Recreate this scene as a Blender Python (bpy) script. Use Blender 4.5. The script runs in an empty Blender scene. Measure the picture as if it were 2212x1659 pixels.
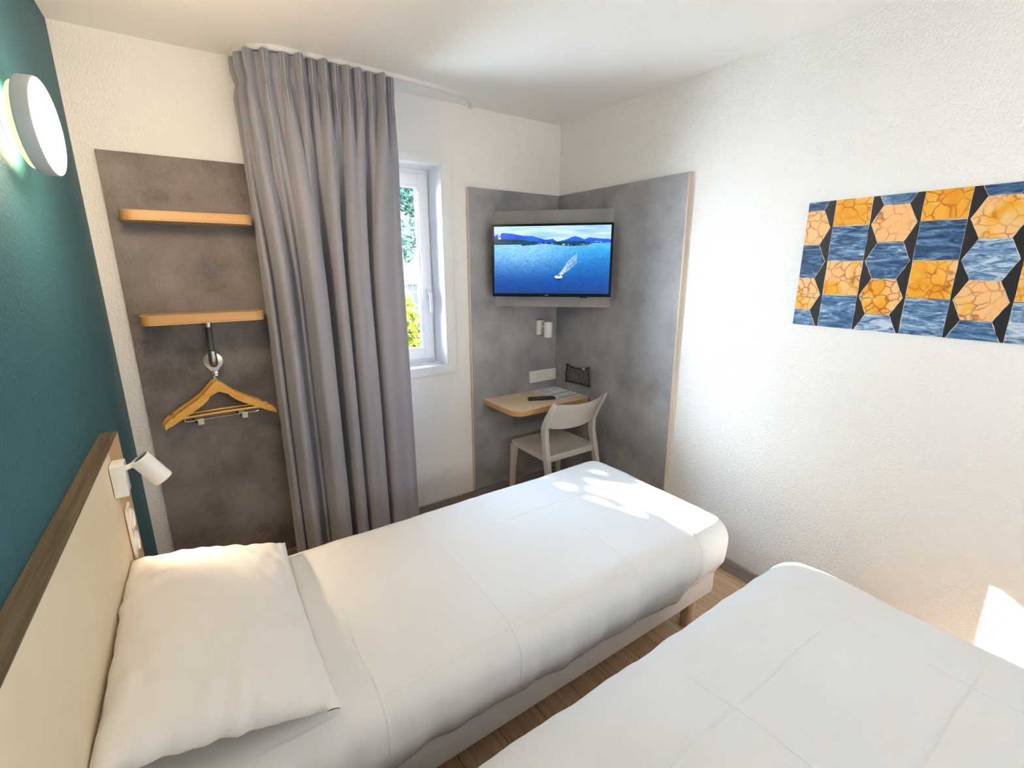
import bpy, bmesh, math, random
import numpy as np
from mathutils import Vector, Matrix, noise as mnoise
from math import pi, sin, cos, sqrt, atan2, radians

sc = bpy.context.scene
COL = sc.collection
rnd = random.Random(7)
SK = 0.019          # the teal wall is a touch out of square
def tx(y): return SK * y

# ------------------------------------------------------------------ materials
def new_mat(name):
    m = bpy.data.materials.new(name); m.use_nodes = True
    nt = m.node_tree; b = nt.nodes['Principled BSDF']
    return m, nt, b
def N(nt, t, **kw):
    n = nt.nodes.new(t)
    for k, v in kw.items():
        if k.startswith('i_'): n.inputs[k[2:].replace('_', ' ')].default_value = v
        else: setattr(n, k, v)
    return n
def L(nt, a, b): nt.links.new(a, b)
def coords(nt, scale=(1, 1, 1), loc=(0, 0, 0), rot=(0, 0, 0)):
    tc = N(nt, 'ShaderNodeTexCoord'); mp = N(nt, 'ShaderNodeMapping')
    mp.inputs['Scale'].default_value = scale; mp.inputs['Location'].default_value = loc; mp.inputs['Rotation'].default_value = rot
    L(nt, tc.outputs['Object'], mp.inputs['Vector']); return mp.outputs['Vector']
def ramp(nt, fac, stops):
    r = N(nt, 'ShaderNodeValToRGB'); e = r.color_ramp.elements
    while len(e) < len(stops): e.new(0.5)
    for el, (p, c) in zip(e, stops): el.position = p; el.color = (*c, 1)
    L(nt, fac, r.inputs['Fac']); return r.outputs['Color']
def bump(nt, b, height, strength, distance):
    bp = N(nt, 'ShaderNodeBump'); bp.inputs['Strength'].default_value = strength; bp.inputs['Distance'].default_value = distance
    L(nt, height, bp.inputs['Height']); L(nt, bp.outputs['Normal'], b.inputs['Normal'])
def plain(name, col, rough=.5, metal=0, var=.04, spec=.5, bs=None):
    m, nt, b = new_mat(name)
    v = coords(nt); n = N(nt, 'ShaderNodeTexNoise', i_Scale=14, i_Detail=4); L(nt, v, n.inputs['Vector'])
    c0 = tuple(max(0, c * (1 - var)) for c in col); c1 = tuple(min(1, c * (1 + var)) for c in col)
    L(nt, ramp(nt, n.outputs['Fac'], [(.3, c0), (.7, c1)]), b.inputs['Base Color'])
    b.inputs['Roughness'].default_value = rough; b.inputs['Metallic'].default_value = metal
    b.inputs['Specular IOR Level'].default_value = spec
    if bs:
        n2 = N(nt, 'ShaderNodeTexNoise', i_Scale=bs[0], i_Detail=3); L(nt, v, n2.inputs['Vector'])
        bump(nt, b, n2.outputs['Fac'], bs[1], bs[2])
    return m
def plaster(name, col, scale=95, strength=.8, dist=.004, rough=.85, spec=.3):
    m, nt, b = new_mat(name); v = coords(nt)
    n1 = N(nt, 'ShaderNodeTexNoise', i_Scale=scale, i_Detail=1.5, i_Roughness=.55); L(nt, v, n1.inputs['Vector'])
    n2 = N(nt, 'ShaderNodeTexVoronoi', i_Scale=scale * .75); L(nt, v, n2.inputs['Vector'])
    a = N(nt, 'ShaderNodeMath', operation='MULTIPLY_ADD'); L(nt, n2.outputs['Distance'], a.inputs[0]); a.inputs[1].default_value = -.5; L(nt, n1.outputs['Fac'], a.inputs[2])
    bump(nt, b, a.outputs[0], strength, dist)
    big = N(nt, 'ShaderNodeTexNoise', i_Scale=1.5, i_Detail=2); L(nt, v, big.inputs['Vector'])
    L(nt, ramp(nt, big.outputs['Fac'], [(.3, tuple(c * .97 for c in col)), (.7, col)]), b.inputs['Base Color'])
    b.inputs['Roughness'].default_value = rough; b.inputs['Specular IOR Level'].default_value = spec
    return m
def concrete(name, dark, light, off=0):
    m, nt, b = new_mat(name); v = coords(nt, loc=(off, off, off))
    n1 = N(nt, 'ShaderNodeTexNoise', i_Scale=3.2, i_Detail=6, i_Roughness=.62); L(nt, v, n1.inputs['Vector'])
    n2 = N(nt, 'ShaderNodeTexNoise', i_Scale=160, i_Detail=2); L(nt, v, n2.inputs['Vector'])
    mx = N(nt, 'ShaderNodeMath', operation='MULTIPLY_ADD'); L(nt, n2.outputs['Fac'], mx.inputs[0]); mx.inputs[1].default_value = .28; L(nt, n1.outputs['Fac'], mx.inputs[2])
    mid = tuple((a + c) / 2 for a, c in zip(dark, light))
    L(nt, ramp(nt, mx.outputs[0], [(.46, dark), (.62, mid), (.84, light)]), b.inputs['Base Color'])
    b.inputs['Roughness'].default_value = .55; b.inputs['Specular IOR Level'].default_value = .35
    bump(nt, b, n2.outputs['Fac'], .15, .0006)
    return m
def wood(name, c0, c1, axis='x', scale=1.0, rough=.45, streak=26):
    m, nt, b = new_mat(name)
    s = {'x': (1.2, streak, streak), 'y': (streak, 1.2, streak), 'z': (streak, streak, 1.2)}[axis]
    v = coords(nt, scale=tuple(k * scale for k in s))
    n1 = N(nt, 'ShaderNodeTexNoise', i_Scale=1.6, i_Detail=6, i_Roughness=.6, i_Distortion=.5); L(nt, v, n1.inputs['Vector'])
    n2 = N(nt, 'ShaderNodeTexNoise', i_Scale=6, i_Detail=3, i_Roughness=.5); L(nt, v, n2.inputs['Vector'])
    mx = N(nt, 'ShaderNodeMath', operation='MULTIPLY_ADD'); L(nt, n2.outputs['Fac'], mx.inputs[0]); mx.inputs[1].default_value = .5; L(nt, n1.outputs['Fac'], mx.inputs[2])
    mid = tuple((a + c) / 2 for a, c in zip(c0, c1))
    L(nt, ramp(nt, mx.outputs[0], [(.5, c0), (.75, mid), (1.0, c1)]), b.inputs['Base Color'])
    b.inputs['Roughness'].default_value = rough
    bump(nt, b, n2.outputs['Fac'], .1, .0005)
    return m
def ply(name, c0, c1):
    """laminate edge: thin layers stacked in z"""
    m, nt, b = new_mat(name); v = coords(nt, scale=(1.5, 1.5, 190))
    n1 = N(nt, 'ShaderNodeTexNoise', i_Scale=1.0, i_Detail=4); L(nt, v, n1.inputs['Vector'])
    L(nt, ramp(nt, n1.outputs['Fac'], [(.3, c0), (.7, c1)]), b.inputs['Base Color'])
    b.inputs['Roughness'].default_value = .45
    return m
def emit(name, col, s):
    m, nt, b = new_mat(name); b.inputs['Base Color'].default_value = (*col, 1)
    tc = coords(nt); n = N(nt, 'ShaderNodeTexNoise', i_Scale=3); L(nt, tc, n.inputs['Vector'])
    L(nt, ramp(nt, n.outputs['Fac'], [(.0, tuple(c * .98 for c in col)), (1, col)]), b.inputs['Emission Color'])
    b.inputs['Emission Strength'].default_value = s; return m

def linen(name, col, folds, centre=(0, 0, 0), wr=.5, seed=0):
    """white cotton: weave, soft wrinkles, pressed fold lines at given (axis, position, from, to, strength)"""
    m, nt, b = new_mat(name); tc = N(nt, 'ShaderNodeTexCoord'); V = tc.outputs['Object']
    sx = N(nt, 'ShaderNodeSeparateXYZ'); L(nt, V, sx.inputs[0])
    big = N(nt, 'ShaderNodeTexNoise', i_Scale=3.2, i_Detail=3, i_Roughness=.5, i_Distortion=.8); L(nt, V, big.inputs['Vector'])
    wv = N(nt, 'ShaderNodeTexNoise', i_Scale=420, i_Detail=0); L(nt, V, wv.inputs['Vector'])
    h = N(nt, 'ShaderNodeMath', operation='MULTIPLY_ADD'); L(nt, big.outputs['Fac'], h.inputs[0]); h.inputs[1].default_value = wr
    w2 = N(nt, 'ShaderNodeMath', operation='MULTIPLY'); L(nt, wv.outputs['Fac'], w2.inputs[0]); w2.inputs[1].default_value = .03; L(nt, w2.outputs[0], h.inputs[2])
    acc = h.outputs[0]
    wob = N(nt, 'ShaderNodeTexNoise', i_Scale=2.6, i_Detail=1); L(nt, V, wob.inputs['Vector'])
    for (ax, pos, lo, hi, st, wd) in folds:
        o = sx.outputs['XYZ'.index(ax)]; q = sx.outputs['Y' if ax == 'X' else 'X']
        d = N(nt, 'ShaderNodeMath', operation='SUBTRACT'); L(nt, o, d.inputs[0]); d.inputs[1].default_value = pos
        d2 = N(nt, 'ShaderNodeMath', operation='MULTIPLY_ADD'); L(nt, wob.outputs['Fac'], d2.inputs[0]); d2.inputs[1].default_value = .03; L(nt, d.outputs[0], d2.inputs[2])
        d3 = N(nt, 'ShaderNodeMath', operation='SUBTRACT'); L(nt, d2.outputs[0], d3.inputs[0]); d3.inputs[1].default_value = .015
        a = N(nt, 'ShaderNodeMath', operation='ABSOLUTE'); L(nt, d3.outputs[0], a.inputs[0])
        mr = N(nt, 'ShaderNodeMapRange', interpolation_type='SMOOTHSTEP'); L(nt, a.outputs[0], mr.inputs['Value'])
        mr.inputs['From Min'].default_value = 0; mr.inputs['From Max'].default_value = wd; mr.inputs['To Min'].default_value = st; mr.inputs['To Max'].default_value = 0
        g = N(nt, 'ShaderNodeMapRange', interpolation_type='SMOOTHSTEP'); L(nt, q, g.inputs['Value']); g.inputs['From Min'].default_value = lo; g.inputs['From Max'].default_value = lo + .12
        g2 = N(nt, 'ShaderNodeMapRange', interpolation_type='SMOOTHSTEP'); L(nt, q, g2.inputs['Value']); g2.inputs['From Min'].default_value = hi; g2.inputs['From Max'].default_value = hi - .12
        m1 = N(nt, 'ShaderNodeMath', operation='MULTIPLY'); L(nt, mr.outputs[0], m1.inputs[0]); L(nt, g.outputs[0], m1.inputs[1])
        m2 = N(nt, 'ShaderNodeMath', operation='MULTIPLY'); L(nt, m1.outputs[0], m2.inputs[0]); L(nt, g2.outputs[0], m2.inputs[1])
        s = N(nt, 'ShaderNodeMath', operation='ADD'); L(nt, acc, s.inputs[0]); L(nt, m2.outputs[0], s.inputs[1]); acc = s.outputs[0]
    bump(nt, b, acc, .42, .02)
    L(nt, ramp(nt, big.outputs['Fac'], [(.3, tuple(c * .985 for c in col)), (.7, col)]), b.inputs['Base Color'])
    b.inputs['Roughness'].default_value = .8; b.inputs['Specular IOR Level'].default_value = .2
    b.inputs['Sheen Weight'].default_value = .15
    return m

M = {}
M['wall'] = plaster('cream_plaster', (.86, .85, .83), 140, .9, .0036)
M['ceil'] = plaster('ceiling_plaster', (.86, .85, .83), 120, .35, .002)
M['teal'] = plaster('teal_plaster', (.030, .122, .162), 110, .6, .003, .6, .4)
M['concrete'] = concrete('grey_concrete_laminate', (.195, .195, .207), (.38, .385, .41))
M['concrete_closet'] = concrete('lamplit_concrete_laminate', (.115, .095, .088), (.29, .255, .24), 5)  # same grey laminate, with the warm lamp light put into the colour as brown
M['board'] = concrete('pale_grey_laminate', (.19, .185, .19), (.34, .335, .34), 9)
M['oak_x'] = wood('light_oak_x', (.50, .30, .14), (.72, .50, .28), 'x')
M['oak_top'] = wood('pale_oak_top', (.70, .52, .34), (.86, .70, .52), 'x')
M['oak_edge'] = ply('oak_edge_layers', (.47, .235, .075), (.64, .37, .145))
M['edge_band'] = wood('pale_oak_edge_band', (.52, .42, .33), (.68, .58, .47), 'z')
M['strip'] = wood('headboard_oak_strip', (.66, .42, .20), (.80, .58, .34), 'z')
M['cap'] = wood('dark_olive_wood', (.055, .04, .02), (.20, .15, .085), 'y', streak=45)
M['cream'] = plain('cream_laminate', (.78, .68, .50), .55, var=.02, bs=(300, .1, .0004))
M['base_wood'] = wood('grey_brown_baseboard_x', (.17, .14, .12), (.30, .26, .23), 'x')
M['base_wood_y'] = wood('grey_brown_baseboard_y_lit', (.26, .22, .20), (.40, .36, .33), 'y')  # lighter copy of the baseboard wood, sunlit bounce put into the colour
M['white'] = plain('white_lacquer', (.82, .82, .81), .35, var=.01)
M['pvc'] = plain('white_pvc', (.93, .93, .93), .25, var=.01)
M['casing'] = plain('pale_grey_casing', (.78, .79, .79), .45, var=.01)
M['railm'] = plain('rail_white', (.74, .74, .73), .35, var=.01)
M['black'] = plain('black_plastic', (.012, .012, .013), .4, var=.1)
M['gloss'] = plain('gloss_black_bezel', (.006, .007, .010), .18, var=.05)
M['alu'] = plain('brushed_aluminium', (.62, .61, .58), .3, 1, .05)
M['pipe'] = plain('dark_steel_pipe', (.10, .10, .105), .6, .3, .08)
M['chrome'] = plain('chrome_wire', (.8, .8, .8), .15, 1, .02)
M['hanger'] = wood('orange_beech', (.68, .33, .045), (.84, .49, .11), 'x', rough=.38)
M['socket'] = plain('ivory_socket', (.78, .765, .73), .35, var=.01)
M['chair'] = plain('taupe_plastic', (.56, .51, .46), .5, var=.03, bs=(350, .2, .0005))
M['bedbase'] = plain('white_bedbase_fabric', (.72, .70, .69), .8, var=.02, bs=(500, .25, .0006))
M['mattress'] = plain('mattress_ticking', (.80, .79, .77), .8, var=.02)
M['beech'] = wood('pale_beech', (.62, .42, .28), (.76, .58, .43), 'z')
M['lampbody'] = plain('grey_lamp_enamel', (.58, .57, .58), .4, var=.01)
M['paper'] = plain('paper', (.80, .82, .86), .6, var=.01)
M['blueprint'] = plain('blue_print', (.10, .20, .33), .6, var=.03)
M['ink'] = plain('grey_ink', (.12, .14, .2), .6, var=.05)
M['concrete_out'] = plain('outdoor_coping', (.04, .04, .04), .9, var=.1)
M['grass'] = plain('pale_ground', (.50, .48, .42), .9, var=.4)
M['lawnleaf'] = plain('yellow_green_leaf', (.065, .075, .0015), .6, var=.35, spec=.1)
M['darkleaf'] = plain('mid_green_leaf', (.022, .05, .035), .6, var=.5, spec=.1)
M['bark'] = plain('bark', (.25, .19, .14), .9, var=.3)
M['fence'] = plain('white_fence_wire', (.10, .10, .105), .6, var=.03, spec=.1)
M['render_out'] = plain('pale_outdoor_render', (.030, .028, .034), .9, var=.1, spec=.1)
M['gap'] = plain('dark_joint', (.02, .02, .02), .8, var=.1)

# fabric of the curtain
m, nt, b = new_mat('grey_curtain_cloth'); v = coords(nt)
n = N(nt, 'ShaderNodeTexNoise', i_Scale=500, i_Detail=1); L(nt, v, n.inputs['Vector'])
n2 = N(nt, 'ShaderNodeTexNoise', i_Scale=2.0, i_Detail=3); L(nt, v, n2.inputs['Vector'])
L(nt, ramp(nt, n2.outputs['Fac'], [(.3, (.27, .268, .31)), (.7, (.315, .31, .355))]), b.inputs['Base Color'])
b.inputs['Roughness'].default_value = .75; b.inputs['Sheen Weight'].default_value = .35; b.inputs['Sheen Roughness'].default_value = .5
bump(nt, b, n.outputs['Fac'], .15, .0005); M['curtain'] = m

# floor planks running along y
m, nt, b = new_mat('oak_plank_floor'); tc = N(nt, 'ShaderNodeTexCoord')
mp = N(nt, 'ShaderNodeMapping'); mp.inputs['Rotation'].default_value = (0, 0, pi / 2); L(nt, tc.outputs['Object'], mp.inputs['Vector'])
br = N(nt, 'ShaderNodeTexBrick', i_Scale=1.0); br.inputs['Brick Width'].default_value = 1.2; br.inputs['Row Height'].default_value = .165; br.inputs['Mortar Size'].default_value = .0012
br.inputs['Color1'].default_value = (.60, .40, .245, 1); br.inputs['Color2'].default_value = (.72, .51, .33, 1); br.inputs['Mortar'].default_value = (.12, .07, .04, 1)
L(nt, mp.outputs['Vector'], br.inputs['Vector'])
g = N(nt, 'ShaderNodeTexNoise', i_Scale=2.2, i_Detail=6, i_Distortion=.6); v = coords(nt, scale=(22, 1.4, 1)); L(nt, v, g.inputs['Vector'])
mixn = N(nt, 'ShaderNodeMix', data_type='RGBA', blend_type='MULTIPLY'); mixn.inputs['Factor'].default_value = .75
L(nt, br.outputs['Color'], mixn.inputs['A']); L(nt, ramp(nt, g.outputs['Fac'], [(.3, (.62, .58, .55)), (.7, (1.15, 1.12, 1.1))]), mixn.inputs['B'])
L(nt, mixn.outputs['Result'], b.inputs['Base Color']); b.inputs['Roughness'].default_value = .42
M['floor'] = m
# glass
m, nt, b = new_mat('window_glass')
for nn in list(nt.nodes):
    if nn.type == 'BSDF_PRINCIPLED': nt.nodes.remove(nn)
out = nt.nodes['Material Output']; tr = N(nt, 'ShaderNodeBsdfTransparent'); gl = N(nt, 'ShaderNodeBsdfGlossy'); gl.inputs['Roughness'].default_value = .02
fr = N(nt, 'ShaderNodeFresnel'); fr.inputs['IOR'].default_value = 1.3; mxs = N(nt, 'ShaderNodeMixShader')
tr.inputs['Color'].default_value = (.96, .98, .98, 1)
L(nt, fr.outputs[0], mxs.inputs[0]); L(nt, tr.outputs[0], mxs.inputs[1]); L(nt, gl.outputs[0], mxs.inputs[2]); L(nt, mxs.outputs[0], out.inputs['Surface'])
M['glass'] = m
# vertex coloured emission (tv picture)
m, nt, b = new_mat('tv_picture'); at = N(nt, 'ShaderNodeAttribute', attribute_name='Col')
b.inputs['Base Color'].default_value = (.01, .01, .01, 1); b.inputs['Roughness'].default_value = .25
L(nt, at.outputs['Color'], b.inputs['Emission Color']); b.inputs['Emission Strength'].default_value = 1.0; M['tv'] = m
# marbles of the picture; per-tile shift from an attribute
def marble(name, kind):
    m, nt, b = new_mat(name); at = N(nt, 'ShaderNodeAttribute', attribute_name='Col')
    tc = N(nt, 'ShaderNodeTexCoord'); ad = N(nt, 'ShaderNodeVectorMath', operation='ADD'); sca = N(nt, 'ShaderNodeVectorMath', operation='SCALE'); sca.inputs['Scale'].default_value = 9
    L(nt, at.outputs['Color'], sca.inputs[0]); L(nt, tc.outputs['Object'], ad.inputs[0]); L(nt, sca.outputs[0], ad.inputs[1])
    sep = N(nt, 'ShaderNodeSeparateColor'); L(nt, at.outputs['Color'], sep.inputs[0])
    if kind == 'orange':
        n1 = N(nt, 'ShaderNodeTexNoise', i_Scale=9, i_Detail=3, i_Roughness=.5, i_Distortion=.8); L(nt, ad.outputs[0], n1.inputs['Vector'])
        ds = N(nt, 'ShaderNodeTexNoise', i_Scale=16, i_Detail=4); L(nt, ad.outputs[0], ds.inputs['Vector'])
        mv = N(nt, 'ShaderNodeVectorMath', operation='MULTIPLY_ADD'); L(nt, ds.outputs['Color'], mv.inputs[0]); mv.inputs[1].default_value = (.045,) * 3; L(nt, ad.outputs[0], mv.inputs[2])
        vo = N(nt, 'ShaderNodeTexVoronoi', feature='DISTANCE_TO_EDGE', i_Scale=26); L(nt, mv.outputs[0], vo.inputs['Vector'])
        mo = N(nt, 'ShaderNodeMath', operation='MULTIPLY_ADD'); L(nt, sep.outputs[0], mo.inputs[0]); mo.inputs[1].default_value = .28; L(nt, n1.outputs['Fac'], mo.inputs[2])
        base = ramp(nt, mo.outputs[0], [(.50, (.86, .47, .20)), (.62, (.80, .50, .22)), (.72, (.80, .40, .04)), (.9, (.72, .29, .008))])
        vein = ramp(nt, vo.outputs['Distance'], [(.0, (.26, .06, .008)), (.045, (.75, .55, .40)), (.085, (1, 1, 1))])
        mk = N(nt, 'ShaderNodeTexNoise', i_Scale=12, i_Detail=2); L(nt, ad.outputs[0], mk.inputs['Vector'])
        mr = N(nt, 'ShaderNodeMapRange'); L(nt, mk.outputs['Fac'], mr.inputs['Value']); mr.inputs['From Min'].default_value = .35; mr.inputs['From Max'].default_value = .6; mr.inputs['To Min'].default_value = .1; mr.inputs['To Max'].default_value = .85
        mx = N(nt, 'ShaderNodeMix', data_type='RGBA', blend_type='MULTIPLY'); L(nt, mr.outputs[0], mx.inputs['Factor']); L(nt, base, mx.inputs['A']); L(nt, vein, mx.inputs['B'])
        L(nt, mx.outputs['Result'], b.inputs['Base Color'])
    elif kind == 'blue':
        mp = N(nt, 'ShaderNodeMapping'); mp.inputs['Scale'].default_value = (1, .6, 2.6); mp.inputs['Rotation'].default_value = (.55, 0, 0); L(nt, ad.outputs[0], mp.inputs['Vector'])
        n1 = N(nt, 'ShaderNodeTexNoise', i_Scale=20, i_Detail=9, i_Roughness=.68, i_Distortion=1.0); L(nt, mp.outputs['Vector'], n1.inputs['Vector'])
        mo = N(nt, 'ShaderNodeMath', operation='MULTIPLY_ADD'); L(nt, sep.outputs[0], mo.inputs[0]); mo.inputs[1].default_value = .2; L(nt, n1.outputs['Fac'], mo.inputs[2])
        L(nt, ramp(nt, mo.outputs[0], [(.42, (.008, .016, .045)), (.53, (.018, .075, .19)), (.64, (.10, .21, .38)), (.76, (.50, .60, .72))]), b.inputs['Base Color'])
    else:
        n1 = N(nt, 'ShaderNodeTexNoise', i_Scale=60, i_Detail=5, i_Roughness=.7); L(nt, tc.outputs['Object'], n1.inputs['Vector'])
        L(nt, ramp(nt, n1.outputs['Fac'], [(.35, (.005, .006, .009)), (.66, (.014, .015, .02)), (.8, (.2, .18, .18))]), b.inputs['Base Color'])
    b.inputs['Roughness'].default_value = .45; return m
M['mo'] = marble('orange_marble_print', 'orange'); M['mb'] = marble('blue_marble_print', 'blue'); M['mk'] = marble('black_stone_print', 'black')
M['grout'] = plain('pale_joint_line', (.62, .56, .48), .6, var=.2)

# ------------------------------------------------------------------ object helpers
OFF = {}
def empty(name, loc, label, cat, group=None):
    o = bpy.data.objects.new(name, None); COL.objects.link(o); o.location = loc; o.empty_display_size = .1
    o['label'] = label; o['category'] = cat
    if group: o['group'] = group
    OFF[o.name] = Vector(loc); return o
def finish(name, verts, faces, mat, parent=None, smooth=None, mats=None, fm=None, loc=None):
    off = OFF[parent.name] if parent else Vector(loc or (0, 0, 0))
    me = bpy.data.meshes.new(name)
    me.from_pydata([tuple(Vector(v) - off) for v in verts], [], [tuple(f) for f in faces])
    for mm in (mats or [mat]): me.materials.append(mm)
    if fm is not None: me.polygons.foreach_set('material_index', fm)
    if smooth is not None:
        me.polygons.foreach_set('use_smooth', [True] * len(me.polygons))
        me.update()
        me.set_sharp_from_angle(angle=radians(smooth))
    me.update()
    o = bpy.data.objects.new(name, me); COL.objects.link(o)
    if parent: o.parent = parent
    else: o.location = off
    OFF[o.name] = off
    return o
class G:
    """collects geometry of one mesh"""
    def __init__(s): s.v = []; s.f = []; s.m = []
    def add(s, vs, fs, mi=0):
        k = len(s.v); s.v += [Vector(p) for p in vs]; s.f += [tuple(i + k for i in f) for f in fs]; s.m += [mi] * len(fs); return s
    def bm(s, bmm, mi=0, mat=None):
        bmm.verts.ensure_lookup_table(); bmm.verts.index_update()
        vs = [(mat @ q.co) if mat else q.co.copy() for q in bmm.verts]; fs = [[q.index for q in f.verts] for f in bmm.faces]
        bmm.free(); return s.add(vs, fs, mi)
    def box(s, a, b, bev=0, mi=0, seg=2, mat=None):
        bmm = bmesh.new(); bmesh.ops.create_cube(bmm, size=1)
        a = Vector(a); b = Vector(b); c = (a + b) / 2; d = b - a
        for q in bmm.verts: q.co = Vector((q.co.x * abs(d.x) + c.x, q.co.y * abs(d.y) + c.y, q.co.z * abs(d.z) + c.z))
        if bev: bmesh.ops.bevel(bmm, geom=bmm.edges[:], offset=bev, segments=seg, affect='EDGES', profile=.5)
        return s.bm(bmm, mi, mat)
    def slab(s, poly, z0, z1, bev=0, mi=0, mat=None, seg=2):
        """poly: xy outline; extruded z0..z1, optional bevel of rim edges"""
        bmm = bmesh.new(); vs = [bmm.verts.new((x, y, z0)) for x, y in poly]
        f = bmm.faces.new(vs); r = bmesh.ops.extrude_face_region(bmm, geom=[f])
        for e in r['geom']:
            if isinstance(e, bmesh.types.BMVert): e.co.z = z1
        bmesh.ops.recalc_face_normals(bmm, faces=bmm.faces[:])
        if bev:
            ed = [e for e in bmm.edges if abs(e.verts[0].co.z - e.verts[1].co.z) < 1e-9]
            bmesh.ops.bevel(bmm, geom=ed, offset=bev, segments=seg, affect='EDGES', profile=.5)
        return s.bm(bmm, mi, mat)
    def tube(s, pts, r, n=10, mi=0, cap=True, closed=False):
        pts = [Vector(p) for p in pts]; rr = r if isinstance(r, (list, tuple)) else [r] * len(pts)
        k0 = len(s.v); m = len(pts); up = None
        for i, p in enumerate(pts):
            if closed: d = pts[(i + 1) % m] - pts[i - 1]
            else: d = pts[min(i + 1, m - 1)] - pts[max(i - 1, 0)]
            d.normalize()
            if up is None: up = Vector((0, 0, 1)) if abs(d.z) < .9 else Vector((1, 0, 0))
            a = d.cross(up)
            if a.length < 1e-6: a = d.orthogonal()
            a.normalize(); bb = a.cross(d); bb.normalize(); up = bb
            for j in range(n):
                t = 2 * pi * j / n; s.v.append(p + rr[i] * (cos(t) * a + sin(t) * bb))
        R = m if closed else m - 1
        for i in range(R):
            for j in range(n):
                A = k0 + i * n + j; B = k0 + i * n + (j + 1) % n; i2 = (i + 1) % m
                Cc = k0 + i2 * n + (j + 1) % n; D = k0 + i2 * n + j
                s.f.append((A, B, Cc, D)); s.m.append(mi)
        if cap and not closed:
            s.f.append(tuple(k0 + j for j in range(n))[::-1]); s.m.append(mi)
            s.f.append(tuple(k0 + (m - 1) * n + j for j in range(n))); s.m.append(mi)
        return s
    def lathe(s, prof, mat, n=48, mi=0, caps=(True, True)):
        """prof: [(r, h)], around local z, placed by mat"""
        k0 = len(s.v)
        for r, h in prof:
            for j in range(n):
                t = 2 * pi * j / n; s.v.append(mat @ Vector((r * cos(t), r * sin(t), h)))
        for i in range(len(prof) - 1):
            for j in range(n):
                s.f.append((k0 + i * n + j, k0 + i * n + (j + 1) % n, k0 + (i + 1) * n + (j + 1) % n, k0 + (i + 1) * n + j)); s.m.append(mi)
        if caps[0]: s.f.append(tuple(k0 + j for j in range(n))[::-1]); s.m.append(mi)
        if caps[1]: s.f.append(tuple(k0 + (len(prof) - 1) * n + j for j in range(n))); s.m.append(mi)
        return s
    def obj(s, name, mat, parent=None, smooth=None, mats=None, loc=None):
        return finish(name, s.v, s.f, mat, parent, smooth, mats, s.m if mats else None, loc)
def frame_mat(loc, zdir, xhint=(0, 0, 1)):
    z = Vector(zdir).normalized(); x = Vector(xhint); x = (x - z * x.dot(z)); 
    if x.length < 1e-6: x = z.orthogonal()
    x.normalize(); y = z.cross(x)
    return Matrix(((x.x, y.x, z.x, loc[0]), (x.y, y.y, z.y, loc[1]), (x.z, y.z, z.z, loc[2]), (0, 0, 0, 1)))
def tag(o, label, cat, group=None, kind=None):
    if label: o['label'] = label
    if cat: o['category'] = cat
    if group: o['group'] = group
    if kind: o['kind'] = kind
    return o
def structure(o, label=None):
    o['kind'] = 'structure'
    if label: o['label'] = label; 
    return o
def rrect(x0, y0, x1, y1, r, n=8, which=(1, 1, 1, 1)):
    """rounded rectangle; which = round flags for corners (x0y0, x1y0, x1y1, x0y1)"""
    P = []
    for (cx, cy, a0), w, (px, py) in zip(((x0 + r, y0 + r, pi), (x1 - r, y0 + r, 1.5 * pi), (x1 - r, y1 - r, 0), (x0 + r, y1 - r, .5 * pi)), which, ((x0, y0), (x1, y0), (x1, y1), (x0, y1))):
        if w:
            for i in range(n + 1):
                a = a0 + i * pi / 2 / n; P.append((cx + r * cos(a), cy + r * sin(a)))
        else: P.append((px, py))
    return P
def text_mesh(name, body, size, mat, place, parent, ext=.0004, align='CENTER'):
    cu = bpy.data.curves.new(name, 'FONT'); cu.body = body; cu.size = size; cu.extrude = ext; cu.align_x = align; cu.align_y = 'CENTER'
    o = bpy.data.objects.new(name + '_src', cu); COL.objects.link(o)
    dg = bpy.context.evaluated_depsgraph_get(); me = bpy.data.meshes.new_from_object(o.evaluated_get(dg))
    vs = [place @ v.co for v in me.vertices]; fs = [tuple(p.vertices) for p in me.polygons]
    bpy.data.objects.remove(o); bpy.data.curves.remove(cu); bpy.data.meshes.remove(me)
    return finish(name, vs, fs, mat, parent)

RL, RH, RY = 2.495, 2.5, -4.2      # room length in x, height, rear in y
# ------------------------------------------------------------------ room shell
g = G(); g.box((-.4, RY - .3, -.1), (RL + .3, .35, 0)); structure(g.obj('floor', M['floor']))
g = G(); g.box((-.4, RY - .3, RH), (RL + .3, .35, RH + .12)); structure(g.obj('ceiling', M['ceil']))
WX0, WX1, WZ0, WZ1 = .82, 1.603, .990, 2.166        # opening in the window wall
g = G(); T = .30
g.box((-.3, 0, 0), (WX0, T, RH)); g.box((WX1, 0, 0), (RL + .2, T, RH)); g.box((WX0, 0, 0), (WX1, T, WZ0)); g.box((WX0, 0, WZ1), (WX1, T, RH))
structure(g.obj('wall_back', M['wall']))
g = G(); g.box((RL, RY, 0), (RL + .2, 0, RH)); structure(g.obj('wall_right', M['wall']))
g = G(); y0, y1 = RY, 0
g.add([(tx(y0) - .2, y0, 0), (tx(y0), y0, 0), (0, y1, 0), (-.2, y1, 0), (tx(y0) - .2, y0, RH), (tx(y0), y0, RH), (0, y1, RH), (-.2, y1, RH)],
      [(0, 3, 2, 1), (4, 5, 6, 7), (0, 1, 5, 4), (1, 2, 6, 5), (2, 3, 7, 6), (3, 0, 4, 7)])
structure(g.obj('wall_left', M['teal']))
g = G(); g.box((-.35, RY - .2, 0), (RL + .2, RY, RH)); structure(g.obj('wall_front', M['wall']))
g = G(); g.box((0.0, -.012, 0), (RL, 0, .07), .002); structure(g.obj('baseboard_back', M['base_wood']))
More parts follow.
